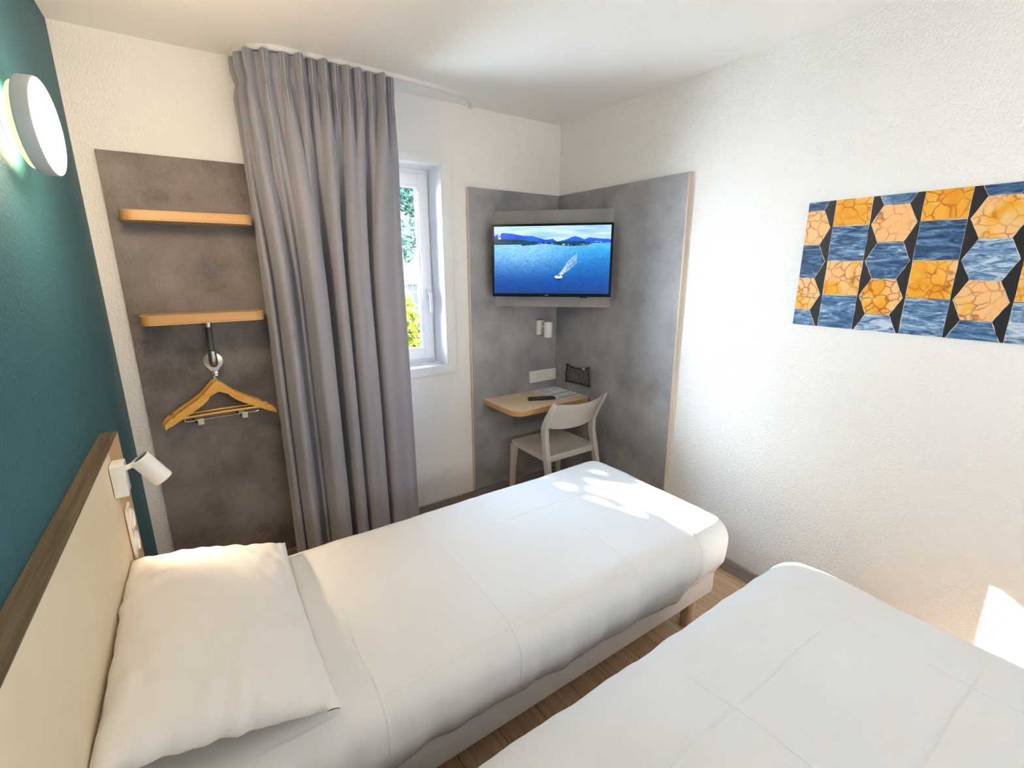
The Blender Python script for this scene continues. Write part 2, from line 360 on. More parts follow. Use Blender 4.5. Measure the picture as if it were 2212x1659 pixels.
g = G(); g.box((RL - .012, RY, 0), (RL, -.012, .07), .002); structure(g.obj('baseboard_right', M['base_wood_y']))

# window
win = structure(bpy.data.objects.new('window_1', None)); COL.objects.link(win); win.location = (1.21, .16, WZ0); OFF['window_1'] = Vector(win.location)
win['label'] = 'white framed window half hidden behind the grey curtain'
g = G(); CW = .054; x0, x1, z0, z1 = WX0 - CW, WX1 + CW, WZ0 - .047, WZ1 + .047
for a, b_ in (((x0, -.012, WZ1), (x1, 0, z1)), ((x0, -.012, z0), (x1, 0, WZ0)), ((x0, -.012, WZ0), (WX0, 0, WZ1)), ((WX1, -.012, WZ0), (x1, 0, WZ1))): g.box(a, b_)
g.obj('window_casing', M['casing'], win)
g = G()       # reveal lining
for a, b_ in (((WX0, -.008, WZ1 - .006), (WX1, .30, WZ1)), ((WX0, -.008, WZ0), (WX1, .30, WZ0 + .006)), ((WX0, -.008, WZ0), (WX0 + .006, .3, WZ1)), ((WX1 - .006, -.008, WZ0), (WX1, .3, WZ1))): g.box(a, b_)
g.obj('reveal_lining', M['pvc'], win)
def ring(g, x0, x1, z0, z1, w, ya, yb, bev=.003, mi=0):
    g.box((x0, ya, z0), (x0 + w, yb, z1), bev, mi); g.box((x1 - w, ya, z0), (x1, yb, z1), bev, mi)
    g.box((x0 + w - .001, ya, z0), (x1 - w + .001, yb, z0 + w), bev, mi); g.box((x0 + w - .001, ya, z1 - w), (x1 - w + .001, yb, z1), bev, mi)
g = G(); ring(g, WX0 + .006, WX1 - .006, WZ0 + .006, WZ1 - .006, .032, .165, .225); g.obj('window_frame', M['pvc'], win)
g = G(); ring(g, WX0 + .022, WX1 - .022, WZ0 + .030, WZ1 - .036, .062, .142, .20, .005); 
sash = g.obj('sash', M['pvc'], win, 40)
g = G(); ring(g, WX0 + .078, WX1 - .078, WZ0 + .086, WZ1 - .092, .02, .152, .175, .004); g.obj('glazing_bead', M['pvc'], sash)
g = G(); ring(g, WX0 + .094, WX1 - .094, WZ0 + .100, WZ1 - .106, .005, .158, .170, 0); g.obj('gasket', M['black'], sash)
g = G(); g.box((WX0 + .09, .166, WZ0 + .095), (WX1 - .09, .170, WZ1 - .10)); g.obj('pane', M['glass'], sash)
g = G(); hx = 1.553; g.box((hx - .014, .128, 1.395), (hx + .014, .143, 1.46), .004); g.tube([(hx, .13, 1.43), (hx, .10, 1.43)], .009)
g.box((hx - .010, .088, 1.315), (hx + .010, .104, 1.442), .006, seg=3); g.obj('window_handle', M['white'], win, 40)

# ------------------------------------------------------------------ closet side
PZ = 2.06
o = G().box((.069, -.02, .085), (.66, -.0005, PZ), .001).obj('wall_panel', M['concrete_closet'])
tag(o, 'tall grey concrete-look panel on the window wall behind the two shelves', 'wall panel')
def shelf(name, z0, z1, label):
    r = empty(name, (.35, -.02, z0), label, 'shelf', 'oak shelves on the closet panel')
    P = rrect(.116, -.215, .576, -.0205, .045, 8, (1, 1, 0, 0))
    G().slab(P, z1 - .003, z1, .001).obj('shelf_top', M['oak_x'], r, 40)
    G().slab(P, z0 + .003, z1 - .003).obj('shelf_board', M['oak_edge'], r, 40)
    G().slab(P, z0, z0 + .003, .001).obj('shelf_underside', M['oak_x'], r, 40)
    return r
shelf('wall_shelf', 1.781, 1.820, 'upper light oak shelf with rounded front corners, empty, on the closet panel')
shelf('wall_shelf', 1.365, 1.404, 'lower light oak shelf, the one with the steel hanging bracket beneath it')
# pipe bracket
HX = .352
r = empty('hanging_bracket', (HX, -.085, 1.1), 'steel pipe bracket fixed under the lower shelf and to the closet panel', 'bracket')
G().lathe([(.030, 0), (.030, -.004), (.018, -.006), (.017, -.030), (.014, -.031)], Matrix.Translation((HX, -.085, 1.3645))).obj('top_flange', M['alu'], r, 40)
G().tube([(HX, -.085, 1.34), (HX, -.085, 1.21)], .0125, 20).obj('pipe', M['pipe'], r, 40)
g = G(); pts = [(HX, -.085, 1.222), (HX, -.085, 1.195), (HX, -.083, 1.18), (HX, -.077, 1.168), (HX, -.066, 1.16), (HX, -.05, 1.158), (HX, -.026, 1.158)]
g.tube(pts, [.017, .0175, .0185, .019, .0185, .017, .016], 20)
g.obj('elbow', M['alu'], r, 60)
g = G(); cz = 1.165; P = []
for i in range(33):
    a = radians(-50 + i * 280 / 32); P.append((HX + .041 * cos(a), cz + .041 * sin(a)))
P += [(HX - .012, cz - .052), (HX - .007, cz - .062), (HX + .007, cz - .062), (HX + .012, cz - .052)]
mt = Matrix(((1, 0, 0, 0), (0, 0, -1, -.0205), (0, 1, 0, 0), (0, 0, 0, 1)))
g.slab(P, .0, .006, .0015, mat=mt); g.obj('wall_flange', M['alu'], r, 40)
g = G(); ry = -.036
g.tube([(HX, -.028, 1.108), (HX, -.055, 1.108), (HX, -.088, 1.108)], .004, 10); g.box((HX - .012, -.033, 1.103), (HX + .012, -.028, 1.113), .001)
g.box((HX - .009, -.093, 1.104), (HX + .009, -.088, 1.112), .001)
g.obj('hanger_pin', M['chrome'], r, 40)
# hangers
def make_hanger(x, y, tilt, label, dz=0):
    r = empty('clothes_hanger', (x, y, 1.085 + dz), label, 'hanger', 'wooden hangers under the lower shelf')
    top = 1.085 + dz
    # outline of the arms, (u, z) upper and lower
    up = []; lo = []
    for i in range(61):
        u = -1 + 2 * i / 60; a = abs(u)
        zt = top - .000 - .034 * (1 - math.exp(-(a / .22) ** 2)) - .128 * a ** 1.12 - (.012 * max(0, a - .93) / .07) ** 1
        th = .045 - .012 * a - (.016 * (max(0, a - .85) / .15) ** 2)
        zl = zt - th
        if a < .18: zl = top - .052 - .02 * (a / .18)**1.1 * 1.0
        else: zl = min(zl, top - .072 - .118 * (a - .18) ** 1.0) if a < .9 else zl
        up.append((.226 * u, zt)); lo.append((.226 * u, zl))
    # notches
    up2 = []
    for (u, z) in up:
        a = abs(u) / .226
        if .80 < a < .84: z -= .009
        up2.append((u, z))
    th = .0065; vs = []; n = len(up2)
    for s in (-1, 1):
        for (u, z) in up2: vs.append((x + u, y + s * th - .022 * (u / .226) ** 2, z))
        for (u, z) in lo: vs.append((x + u, y + s * th - .022 * (u / .226) ** 2, z))
    fs = []
    for i in range(n - 1):
        fs += [(i, i + 1, n + i + 1, n + i), (2 * n + i, 3 * n + i, 3 * n + i + 1, 2 * n + i + 1), (i, 2 * n + i, 2 * n + i + 1, i + 1), (n + i, n + i + 1, 3 * n + i + 1, 3 * n + i)]
    fs += [(0, n, 3 * n, 2 * n), (n - 1, 3 * n - 1, 4 * n - 1, 2 * n - 1)]
    rot = Matrix.Translation((x, y, top)) @ Matrix.Rotation(tilt[0], 4, 'Z') @ Matrix.Rotation(tilt[1], 4, 'Y') @ Matrix.Translation((-x, -y, -top))
    def tr(lst): return [rot @ Vector(v) for v in lst]
    bmm = bmesh.new(); V = [bmm.verts.new(v) for v in tr(vs)]
    for f in fs: bmm.faces.new([V[i] for i in f])
    bmesh.ops.recalc_face_normals(bmm, faces=bmm.faces[:])
    G().bm(bmm).obj('hanger_arms', M['hanger'], r, 35)
    zb = top - .152
    G().tube(tr([(x - .178, y - .014, zb), (x, y - .006, zb), (x + .178, y - .014, zb)]), .0055, 12).obj('trouser_bar', M['hanger'], r, 40)
    G().tube(tr([(x - .15, y - .012, zb - .001), (x - .15, y - .012, zb - .018), (x - .135, y - .012, zb - .021), (x, y - .01, zb - .021), (x + .135, y - .012, zb - .021), (x + .15, y - .012, zb - .018), (x + .15, y - .012, zb - .001)]), .0016, 8).obj('clip_wire', M['chrome'], r, 40)
    for s in (-1, 1):
        c = Vector((x + s * .09, y - .011, zb - .026))
        g = G()
        for q in (-.004, .002): g.box(c + Vector((-.012, q, -.018)), c + Vector((.012, q + .002, .010)), .0006, mat=rot)
        for k in range(4): g.box(c + Vector((-.011 + k * .006, -.006, -.016)), c + Vector((-.008 + k * .006, -.004, .006)), mat=rot)
        cl = g.obj('clip', M['alu'], r)
        G().box(c + Vector((-.022, -.004, -.008)), c + Vector((-.012, .004, .006)), .001, mat=rot).obj('clip_pad', M['black'], cl)
    G().tube([(HX, y, 1.116), (HX - .006, y, 1.110), (HX - .005, y, 1.103), (x, y, 1.096), (x, y, top - .01)], .0016, 8).obj('hook', M['chrome'], r, 40)
    return r
make_hanger(.345, -.052, (.03, -.0), 'wooden clothes hanger at the back, half hidden behind the front hanger', .003)
make_hanger(.352, -.104, (-.05, -.02), 'wooden clothes hanger in front, nearest the bed, on the steel bracket', 0)

# ------------------------------------------------------------------ corner panels, TV, desk corner
o = G().box((1.772, -.02, .085), (RL - .0205, -.0005, PZ), .0008).obj('wall_panel', M['concrete']); 
r = empty('wall_panel', (2.1, 0, .085), 'grey concrete-look panel left of the corner, behind the socket plate', 'wall panel')
o.name = 'panel_face'; o.parent = r; o.location = -Vector(r.location); OFF[o.name] = Vector((0, 0, 0))
G().box((1.765, -.020, .085), (1.772, -.0005, PZ), .0006).obj('edge_band', M['edge_band'], r)
r = empty('wall_panel', (RL, -.5, .085), 'grey concrete-look panel right of the corner, behind the chair back', 'wall panel')
G().box((RL - .02, -1.040, .085), (RL - .0005, -.0005, PZ), .0008).obj('panel_face', M['concrete'], r)
G().box((RL - .020, -1.047, .085), (RL - .0005, -1.040, PZ), .0006).obj('edge_band', M['edge_band'], r)
# mounting board across the corner
cA = Vector((1.957, -.0205, 0)); cB = Vector((RL - .0205, -.0205 - (RL - .0205 - 1.957), 0)); dAB = (cB - cA).normalized(); nAB = Vector((-1, -1, 0)).normalized()
g = G(); P = [cA, cA + Vector((.022, 0, 0)), cB + Vector((0, .022, 0)), cB]
g.add([(p.x, p.y, 1.345) for p in P] + [(p.x, p.y, 1.932) for p in P], [(0, 1, 2, 3), (7, 6, 5, 4), (0, 4, 5, 1), (1, 5, 6, 2), (2, 6, 7, 3), (3, 7, 4, 0)])
o = g.obj('mounting_board', M['board']); tag(o, 'grey laminate board set across the corner behind the television', 'panel')
# television: screen plane x + y = 1.8
def TV(u, w, d):  # u along width from left, w height, d out of the screen plane towards the room
    base = Vector((1.8905, -.0905, 1.4145)); return base + Vector((.7071, -.7071, 0)) * u + Vector((0, 0, 1)) * w + Vector((-.7071, -.7071, 0)) * d
TW, TH = .7305, .4305
tvm = Matrix(((.7071, 0, -.7071, 0), (-.7071, 0, -.7071, 0), (0, 1, 0, 0), (0, 0, 0, 1))); tvm.translation = TV(0, 0, 0)   # local: x width, y height, z out
r = empty('television', tuple(TV(TW / 2, 0, -.03)), 'flat black television showing a boat on blue sea, mounted across the corner', 'television')
g = G(); g.box((0, 0, -.028), (TW, TH, -.003), .004, mat=tvm); g.box((.08, .05, -.045), (TW - .08, TH - .05, -.028), .004, mat=tvm); g.obj('housing', M['black'], r)
g = G(); bz = .014
for a, b_ in (((0, 0, -.004), (TW, .020, .004)), ((0, TH - .013, -.004), (TW, TH, .004)), ((0, .018, -.004), (bz, TH - .012, .004)), ((TW - bz, .018, -.004), (TW, TH - .012, .004))): g.box(a, b_, .0015, mat=tvm)
g.obj('bezel', M['gloss'], r)
G().box((.545, -.006, -.012), (.59, .003, .002), .001, mat=tvm).obj('sensor', M['black'], r)
G().box((TW / 2 - .08, TH / 2 - .08, -.062), (TW / 2 + .08, TH / 2 + .08, -.044), .003, mat=tvm).obj('wall_mount', M['black'], r)
text_mesh('brand_mark', 'PHILIPS', .0075, plain('brand_grey', (.6, .62, .65), .4), tvm @ Matrix.Translation((.342, .0095, .0045)), r)
# screen picture
W_, H_ = 440, 250
xs = np.linspace(0, 1, W_ + 1); ys = np.linspace(0, 1, H_ + 1); X, Y = np.meshgrid(xs, ys)   # Y up
rs = np.random.RandomState(3)
def vn(X, Y, fx, fy, seed):
    rs = np.random.RandomState(seed); gx = rs.rand(int(fy) + 3, int(fx) + 3); a = X * fx; b_ = Y * fy
    i = a.astype(int); j = b_.astype(int); u = a - i; w = b_ - j; u = u * u * (3 - 2 * u); w = w * w * (3 - 2 * w)
    return (gx[j, i] * (1 - u) + gx[j, i + 1] * u) * (1 - w) + (gx[j + 1, i] * (1 - u) + gx[j + 1, i + 1] * u) * w
def lin(c): c = np.array(c, float) / 255; return np.where(c < .04045, c / 12.92, ((c + .055) / 1.055) ** 2.4)
def mixc(A, B, t): return A * (1 - t[..., None]) + B * t[..., None]
HZ = .735
cl = vn(X, Y, 5, 26, 1) * .6 + vn(X, Y, 12, 60, 2) * .4
sky = mixc(np.broadcast_to(lin([120, 175, 235]), X.shape + (3,)), np.broadcast_to(lin([196, 220, 250]), X.shape + (3,)), np.clip(cl * 1.3 - .15 + .4 * (X > .4) * (Y - .85), 0, 1))
img = sky.copy()
mt1 = .905 - .0 * X; prof = np.interp(xs, [0, .04, .08, .16, .27, .33, .40, .45, .49, .51, .55, .60, .66, .70, .74, .78, .82, .88, .94, 1], [.865, .885, .905, .895, .86, .86, .825, .80, .805, .815, .775, .79, .825, .845, .835, .80, .825, .815, .805, .80])
prof = prof + .006 * (vn(X, Y * 0, 40, 1, 5)[0] - .5)
mm = (Y < prof[None, :]) & (Y > HZ)
fog = np.clip((prof[None, :] - Y) / .13, 0, 1)
mc = mixc(np.broadcast_to(lin([20, 60, 190]), X.shape + (3,)), np.broadcast_to(lin([30, 100, 225]), X.shape + (3,)), vn(X, Y, 9, 20, 6))
img[mm] = mc[mm]
p2 = np.interp(xs, [0, .1, .25, .4, .5, .62, .72, .85, 1], [.82, .815, .80, .77, .765, .775, .775, .76, .745]) + .012 * (vn(X, Y * 0, 60, 1, 8)[0] - .5)
m2_ = (Y < p2[None, :]) & (Y > HZ - .0)
gc = mixc(np.broadcast_to(lin([6, 40, 70]), X.shape + (3,)), np.broadcast_to(lin([14, 74, 84]), X.shape + (3,)), vn(X, Y, 30, 60, 9)); img[m2_] = gc[m2_]
base_l = np.interp(xs, [0, .24, .243, .30, .45, .6, .68, .80, .86, 1], [HZ, HZ, .715, .722, .74, .715, .705, .715, .745, .75])
water = Y <= base_l[None, :]
d = np.clip((HZ - Y) / HZ, 0, 1)
glit = np.exp(-((X - .22) / .38) ** 2) * np.exp(-((d - .05) / .35) ** 2)
wc = np.stack([np.interp(d, [0, .15, .4, .7, 1], lin([90, 40, 8, 3, 3])) for v_ in (0,)] + [np.interp(d, [0, .15, .4, .7, 1], lin([190, 160, 118, 84, 62])), np.interp(d, [0, .15, .4, .7, 1], lin([248, 235, 205, 172, 140]))], -1)
wc = mixc(wc, np.broadcast_to(lin([150, 212, 255]), wc.shape), np.clip(glit * .9 * (.6 + .8 * vn(X, Y, 120, 160, 11)), 0, 1))
wc = wc * (.55 + .45 * vn(X, Y, 70, 190, 12))[..., None]
img[water] = wc[water]
land = (~water) & (Y <= HZ + .004); img[land] = (gc * .8)[land]
hs = vn(X, Y, 220, 120, 14) > .80
hz = hs & (np.abs(Y - (base_l[None, :] + .014)) < .011) & (X > .3) & (X < .93); img[hz] = lin([200, 215, 235])
# boat wake
bx, by = .575, .27
t = np.clip((X - bx) / .15, 0, 1.3); wy = by + (X - bx) * 1.55
for off, wd, st in ((-.012, .012, .8), (.040, .014, .8), (.016, .03, .75)):
    line = wy + off * np.clip(t * 2, 0, 1) * 2.2
    kk = np.exp(-((Y - line) / wd) ** 2) * (X > bx - .004) * (X < bx + .15) * (1 - t * .62) * (vn(X, Y, 150, 150, 15) > .3)
    img = mixc(img, np.broadcast_to(lin([225, 245, 245]), img.shape), np.clip(kk * st, 0, 1))
bow = ((X - bx + .008) / .034) ** 2 + ((Y - by + .018) / .022) ** 2 < 1; img[bow] = lin([235, 245, 250])
bt = (((X - bx + .004) - (Y - by) * .35) / .013) ** 2 + ((Y - by - .006) / .032) ** 2 < 1; img[bt] = lin([170, 175, 195])
bt2 = (((X - bx + .006) - (Y - by) * .35) / .007) ** 2 + ((Y - by - .004) / .015) ** 2 < 1; img[bt2] = lin([70, 70, 110])
shd = (((X - bx + .006)) / .014) ** 2 + ((Y - by + .055) / .016) ** 2 < 1; img[shd] = lin([5, 40, 100])
sw, sh, sx0, sy0 = TW - 2 * bz, TH - .033, bz, .020
vs = [tvm @ Vector((sx0 + sw * float(x), sy0 + sh * float(y), .0)) for y in ys for x in xs]
fs = [(j * (W_ + 1) + i, j * (W_ + 1) + i + 1, (j + 1) * (W_ + 1) + i + 1, (j + 1) * (W_ + 1) + i) for j in range(H_) for i in range(W_)]
o = finish('screen', vs, fs, M['tv'], r)
ca = o.data.color_attributes.new('Col', 'FLOAT_COLOR', 'POINT'); buf = np.ones(((W_ + 1) * (H_ + 1), 4), np.float32); buf[:, :3] = img.reshape(-1, 3); ca.data.foreach_set('color', buf.ravel())
text_mesh('channel_mark', 'arte', .040, emit('channel_white', (.75, .9, 1), 1.1), tvm @ Matrix.Translation((sx0 + sw * .045, sy0 + sh * .862, .0006)) @ Matrix.Rotation(pi / 2, 4, 'Z') @ Matrix.Diagonal((.62, .8, 1, 1)), o, .0001)

# corner spotlight
r = empty('wall_spotlight', (2.315, -.02, 1.13), 'small white wall spotlight under the television, pointing straight down', 'wall light')
G().box((2.286, -.046, 1.130), (2.345, -.0205, 1.233), .004).obj('backplate', M['white'], r, 40)
G().box((2.288, -.044, 1.233), (2.343, -.022, 1.2345)).obj('backplate_top', M['black'], r)
G().tube([(2.325, -.045, 1.19), (2.332, -.075, 1.19)], .008, 14).obj('arm', M['white'], r, 40)
mt = Matrix.Translation((2.335, -.098, 1.118))
sh_ = G().lathe([(.024, .004), (.029, 0), (.030, .0015), (.030, .105), (.0275, .106), (.0275, .098)], mt, caps=(False, False)).obj('lamp_shade', M['white'], r, 40)
G().lathe([(.0275, .0985), (.001, .1)], mt).obj('lamp_back', M['black'], sh_)
# socket plate
r = empty('socket_plate', (2.35, -.02, .785), 'white triple socket plate above the desk', 'socket')
G().box((2.230, -.030, .786), (2.4715, -.0205, .871), .002).obj('plate', M['socket'], r)
for i, cx in enumerate((2.272, 2.345, 2.418)):
    mt = frame_mat((cx, -.030, .829), (0, -1, 0))
    pr = [(.0325, 0), (.0325, .0035), (.029, .005), (.0265, .004)] + ([(.0255, -.004), (.001, -.004)] if i < 2 else [(.020, .005), (.001, .0055)])
    s_ = G().lathe(pr, mt, 40, caps=(False, True)).obj('socket_ring' if i < 2 else 'round_switch', M['socket'], r, 30)
    if i < 2:
        g = G()
        for dx, dz in ((-.009, -.002), (.009, -.002)): g.lathe([(.0028, 0), (.0028, .0012)], frame_mat((cx + dx, -.026, .829 + dz), (0, -1, 0)), 12)
        g.obj('socket_holes', M['black'], s_); G().lathe([(.003, 0), (.0025, .008)], frame_mat((cx, -.026, .841), (0, -1, 0)), 12).obj('earth_pin', M['alu'], s_)
# net pocket
r = empty('net_pocket', (RL - .02, -.27, .8), 'black elastic net pocket fixed to the panel right of the desk', 'net')
NX = RL - .034; cs = [(-.165, .915), (-.376, .925), (-.390, .806), (-.157, .797)]
def bil(u, w):
    a = [cs[0][k] * (1 - u) + cs[1][k] * u for k in (0, 1)]; b_ = [cs[3][k] * (1 - u) + cs[2][k] * u for k in (0, 1)]
    y = a[0] * (1 - w) + b_[0] * w; z = a[1] * (1 - w) + b_[1] * w
    z -= .012 * sin(pi * u) * (1 if w < .5 else -.2) * abs(1 - 2 * w); y += .006 * sin(pi * w) * (1 - 2 * u)
    return Vector((NX - .006 * sin(pi * u) * sin(pi * w), y, z))
g = G(); P = [bil(i / 14, 0) for i in range(15)] + [bil(1, i / 8) for i in range(1, 9)] + [bil(1 - i / 14, 1) for i in range(1, 15)] + [bil(0, 1 - i / 8) for i in range(1, 8)]
g.tube(P, .0042, 8, closed=True); g.obj('elastic_rim', M['black'], r, 60)
g = G(); n = 9
for i in range(-5, 9):
    for sgn in (1, -1):
        pts = []
        for k in range(13):
            w = k / 12; u = (i + (5 * w if sgn > 0 else 5 * (1 - w))) / n + .02 * sin(i * 2.1 + k)
            if -.001 <= u <= 1.001: pts.append(bil(u, w))
        if len(pts) > 1: g.tube(pts, .0013, 5)
g.obj('netting', M['black'], r)
for (y, z) in ((-.163, .918), (-.379, .93), (-.393, .806), (-.155, .799)):
    G().tube([(RL - .0205, y, z), (NX + .004, y, z), (NX - .004, y, z)], [.004, .005, .008], 12).obj('hook', M['black'], r, 40)
q = bil(.82, 0); G().box((NX - .005, q.y - .014, q.z - .004), (NX - .0035, q.y + .014, q.z + .004)).obj('tag', M['white'], r)
# desk
r = empty('wall_desk', (2.15, -.02, .69), 'small oak wall desk with a rounded corner in the corner of the room', 'desk')
P = []
x0, x1, ya, yb = 1.853, RL - .0205, -.398, -.0205; rr = .085
P = [(x0, yb)] + [(x0 + rr + rr * cos(a), ya + rr + rr * sin(a)) for a in [pi + i * pi / 2 / 10 for i in range(11)]] + [(x1 - .035 + .035 * cos(a), ya + .035 + .035 * sin(a)) for a in [1.5 * pi + i * pi / 2 / 8 for i in range(9)]] + [(x1, yb)]
G().slab(P, .7265, .730, .001).obj('desk_top', M['oak_top'], r, 40); G().slab(P, .694, .7265).obj('desk_board', M['oak_edge'], r, 40)
for bx_ in (2.10,):
    G().box((bx_, -.34, .682), (bx_ + .035, -.03, .6938), .003).obj('bracket_arm', M['oak_edge'], r)
    G().box((bx_, -.05, .58), (bx_ + .035, -.0205, .6938), .003).obj('bracket_leg', M['oak_edge'], r)
# leaflet
r = empty('leaflet', (2.366, -.18, .7302), 'white printed leaflet with blue bars lying on the desk', 'paper')
lm = Matrix.Translation((2.366, -.182, .7302)) @ Matrix.Rotation(radians(1.5), 4, 'Z')
G().box((-.103, -.145, 0), (.10, .145, .0008), mat=lm).obj('sheet', M['paper'], r)
g = G()
for yy in (-.018, -.112): g.box((-.09, yy - .006, .0009), (.09, yy + .006, .0012), mat=lm)
g.obj('blue_bars', M['blueprint'], r)
g = G()
for k in range(9):
    yy = .125 - k * .011
    g.box((-.085, yy, .0009), (-.085 + .05 + .06 * rnd.random(), yy + .003, .0011), mat=lm)
g.obj('printed_text', plain('pale_ink', (.35, .38, .5), .6), r); g = G()
for k in range(5):
    yy = -.04 - k * .012
    g.box((-.085, yy, .0009), (-.085 + .05 + .06 * rnd.random(), yy + .003, .0011), mat=lm)
g.obj('printed_text', bpy.data.materials['pale_ink'], r)
for yy in (.085, -.07):
    for k in range(3):
        cx = .03 + k * .018; G().lathe([(.0065, .0009), (.0065, .0012)], lm @ Matrix.Translation((cx, yy, 0)), 14).obj('round_icon', M['ink'], r)
# remote
rm = Matrix.Translation((2.163, -.255, .7302)) @ Matrix.Rotation(radians(-24), 4, 'Z')
r = empty('remote_control', (2.163, -.255, .7302), 'black television remote control lying on the desk', 'remote')
G().box((-.092, -.022, .0002), (.092, .022, .018), .007, seg=3, mat=rm).obj('case', M['black'], r, 50)
g = G()
for i in range(11):
    for j in range(3): g.box((-.075 + i * .0135, -.014 + j * .0105, .0178), (-.067 + i * .0135, -.007 + j * .0105, .0192), .0008, mat=rm)
g.obj('buttons', plain('dark_grey_rubber', (.05, .05, .055), .6), r)

# ------------------------------------------------------------------ chair
r = empty('chair', (2.18, -.36, 0), 'taupe plastic chair with an open curved back pushed under the wall desk', 'chair')
XL, XR = 1.982, 2.398
# seat: rounded, slightly dished
g = G(); n = 24; top = []; 
def seatp(u, w): # u,w in 0..1
    x = XL + (XR - XL) * u; y = -.165 - .375 * w
    dish = -.012 * (1 - (2 * u - 1) ** 2) * (1 - (2 * w - 1) ** 4)
    return x, y, .455 + dish
vs = []; fs = []
for z_ in (0, -.016):
    for j in range(n + 1):
        for i in range(n + 1):
            x, y, z = seatp(i / n, j / n); vs.append((x, y, z + z_))
K = (n + 1) ** 2
for j in range(n):
    for i in range(n):
        a = j * (n + 1) + i; fs.append((a, a + n + 1, a + n + 2, a + 1)); fs.append((K + a, K + a + 1, K + a + n + 2, K + a + n + 1))
for i in range(n):
    for (a, b_) in ((i, i + 1), ((n) * (n + 1) + i + 1, n * (n + 1) + i), ((i + 1) * (n + 1), i * (n + 1)), (i * (n + 1) + n, (i + 1) * (n + 1) + n)):
        fs.append((a, b_, K + b_, K + a))
seat = g.add(vs, fs).obj('seat', M['chair'], r, 50)
def bar(g, pts, w, d, side):
    """rectangular tapered member through points; w in x, d in y (lists)"""
    k = len(g.v)
    for (p, ww, dd) in zip(pts, w, d):
        p = Vector(p)
        for sx_, sy_ in ((-1, -1), (1, -1), (1, 1), (-1, 1)): g.v.append(p + Vector((sx_ * ww / 2, sy_ * dd / 2, 0)))
    for i in range(len(pts) - 1):
        for j in range(4):
            g.f.append((k + i * 4 + j, k + i * 4 + (j + 1) % 4, k + (i + 1) * 4 + (j + 1) % 4, k + (i + 1) * 4 + j)); g.m.append(0)
    g.f.append((k + 3, k + 2, k + 1, k)); g.m.append(0); e = k + (len(pts) - 1) * 4; g.f.append((e, e + 1, e + 2, e + 3)); g.m.append(0)
def bevel_obj(o, w=.004, seg=2):
    md = o.modifiers.new('bev', 'BEVEL'); md.width = w; md.segments = seg; md.limit_method = 'ANGLE'; md.angle_limit = radians(30)
g = G()   # apron rails under the seat
for (a, b_) in (((XL + .005, -.53, .415), (XL + .025, -.17, .441)), ((XR - .025, -.53, .415), (XR - .005, -.17, .441)), ((XL + .01, -.19, .415), (XR - .01, -.17, .441)), ((XL + .01, -.54, .412), (XR - .01, -.52, .441))): g.box(a, b_, .003)
g.obj('seat_rail', M['chair'], r)
for s in (-1, 1):
    xc = XL + .012 if s < 0 else XR - .012
    g = G(); bar(g, [(xc + s * .012, -.155, 0), (xc + s * .004, -.172, .30), (xc, -.18, .43)], [.026, .034, .042], [.026, .034, .042], s); o = g.obj('front_leg', M['chair'], r); bevel_obj(o)
    g = G(); bar(g, [(xc + s * .028, -.625, 0), (xc + s * .012, -.575, .25), (xc + s * .004, -.535, .44), (xc + s * .000, -.512, .55), (xc + s * .002, -.507, .63), (xc + s * .004, -.54, .70), (xc + s * .010, -.592, .785), (xc + s * .016, -.615, .820)],
        [.030, .030, .032, .030, .028, .026, .020, .010], [.030, .036, .044, .042, .050, .046, .032, .014], s); o = g.obj('rear_leg', M['chair'], r); bevel_obj(o)
# backrest: curved band between the rear posts
g = G(); n = 28; m_ = 10; vs = []; fs = []
for side in (0, 1):
    for j in range(m_ + 1):
        w = j / m_
        for i in range(n + 1):
            u = i / n; x = XL + .008 + (XR - XL - .016) * u; bow = (1 - (2 * u - 1) ** 2)
            edge = abs(2 * u - 1)
            zt = .806 - .012 * bow ; zb = .628 + .018 * edge ** 6 - .006 * bow
            z = zb + (zt - zb) * w; y = -.512 - (.085) * w ** 1.4 - .052 * bow
            vs.append((x, y + (.0065 if side else -.0065), z))
K = (n + 1) * (m_ + 1)
for j in range(m_):
    for i in range(n):
        a = j * (n + 1) + i; fs.append((a, a + 1, a + n + 2, a + n + 1)); fs.append((K + a, K + a + n + 1, K + a + n + 2, K + a + 1))
for i in range(n):
    fs.append((i, K + i, K + i + 1, i + 1)); a = m_ * (n + 1) + i; fs.append((a, a + 1, K + a + 1, K + a))
for j in range(m_):
    a = j * (n + 1); fs.append((a, a + n + 1, K + a + n + 1, K + a)); a += n; fs.append((a, K + a, K + a + n + 1, a + n + 1))
g.add(vs, fs).obj('backrest', M['chair'], r, 50)

# ------------------------------------------------------------------ curtain rail + curtain
rail = [(.60, -.012), (.603, -.06), (.615, -.12), (.645, -.175), (.70, -.215), (.78, -.232), (1.0, -.232), (1.3, -.218), (1.50, -.196), (1.64, -.165), (1.72, -.13), (1.775, -.080), (1.797, -.035), (1.80, -.012)]
def smooth_path(P, n):
    P = [Vector((*p, 0)) if len(p) == 2 else Vector(p) for p in P]; out = []
    for i in range(len(P) - 1):
        p0 = P[max(i - 1, 0)]; p1 = P[i]; p2 = P[i + 1]; p3 = P[min(i + 2, len(P) - 1)]
        for k in range(n):
            t = k / n; out.append(.5 * ((2 * p1) + (p2 - p0) * t + (2 * p0 - 5 * p1 + 4 * p2 - p3) * t * t + (3 * p1 - p0 - 3 * p2 + p3) * t ** 3))
    out.append(P[-1]); return out
rp = smooth_path(rail, 6)
g = G(); k0 = 0; sec = [(-.009, 0), (-.009, -.017), (-.003, -.019), (-.003, -.014), (.003, -.014), (.003, -.019), (.009, -.017), (.009, 0)]
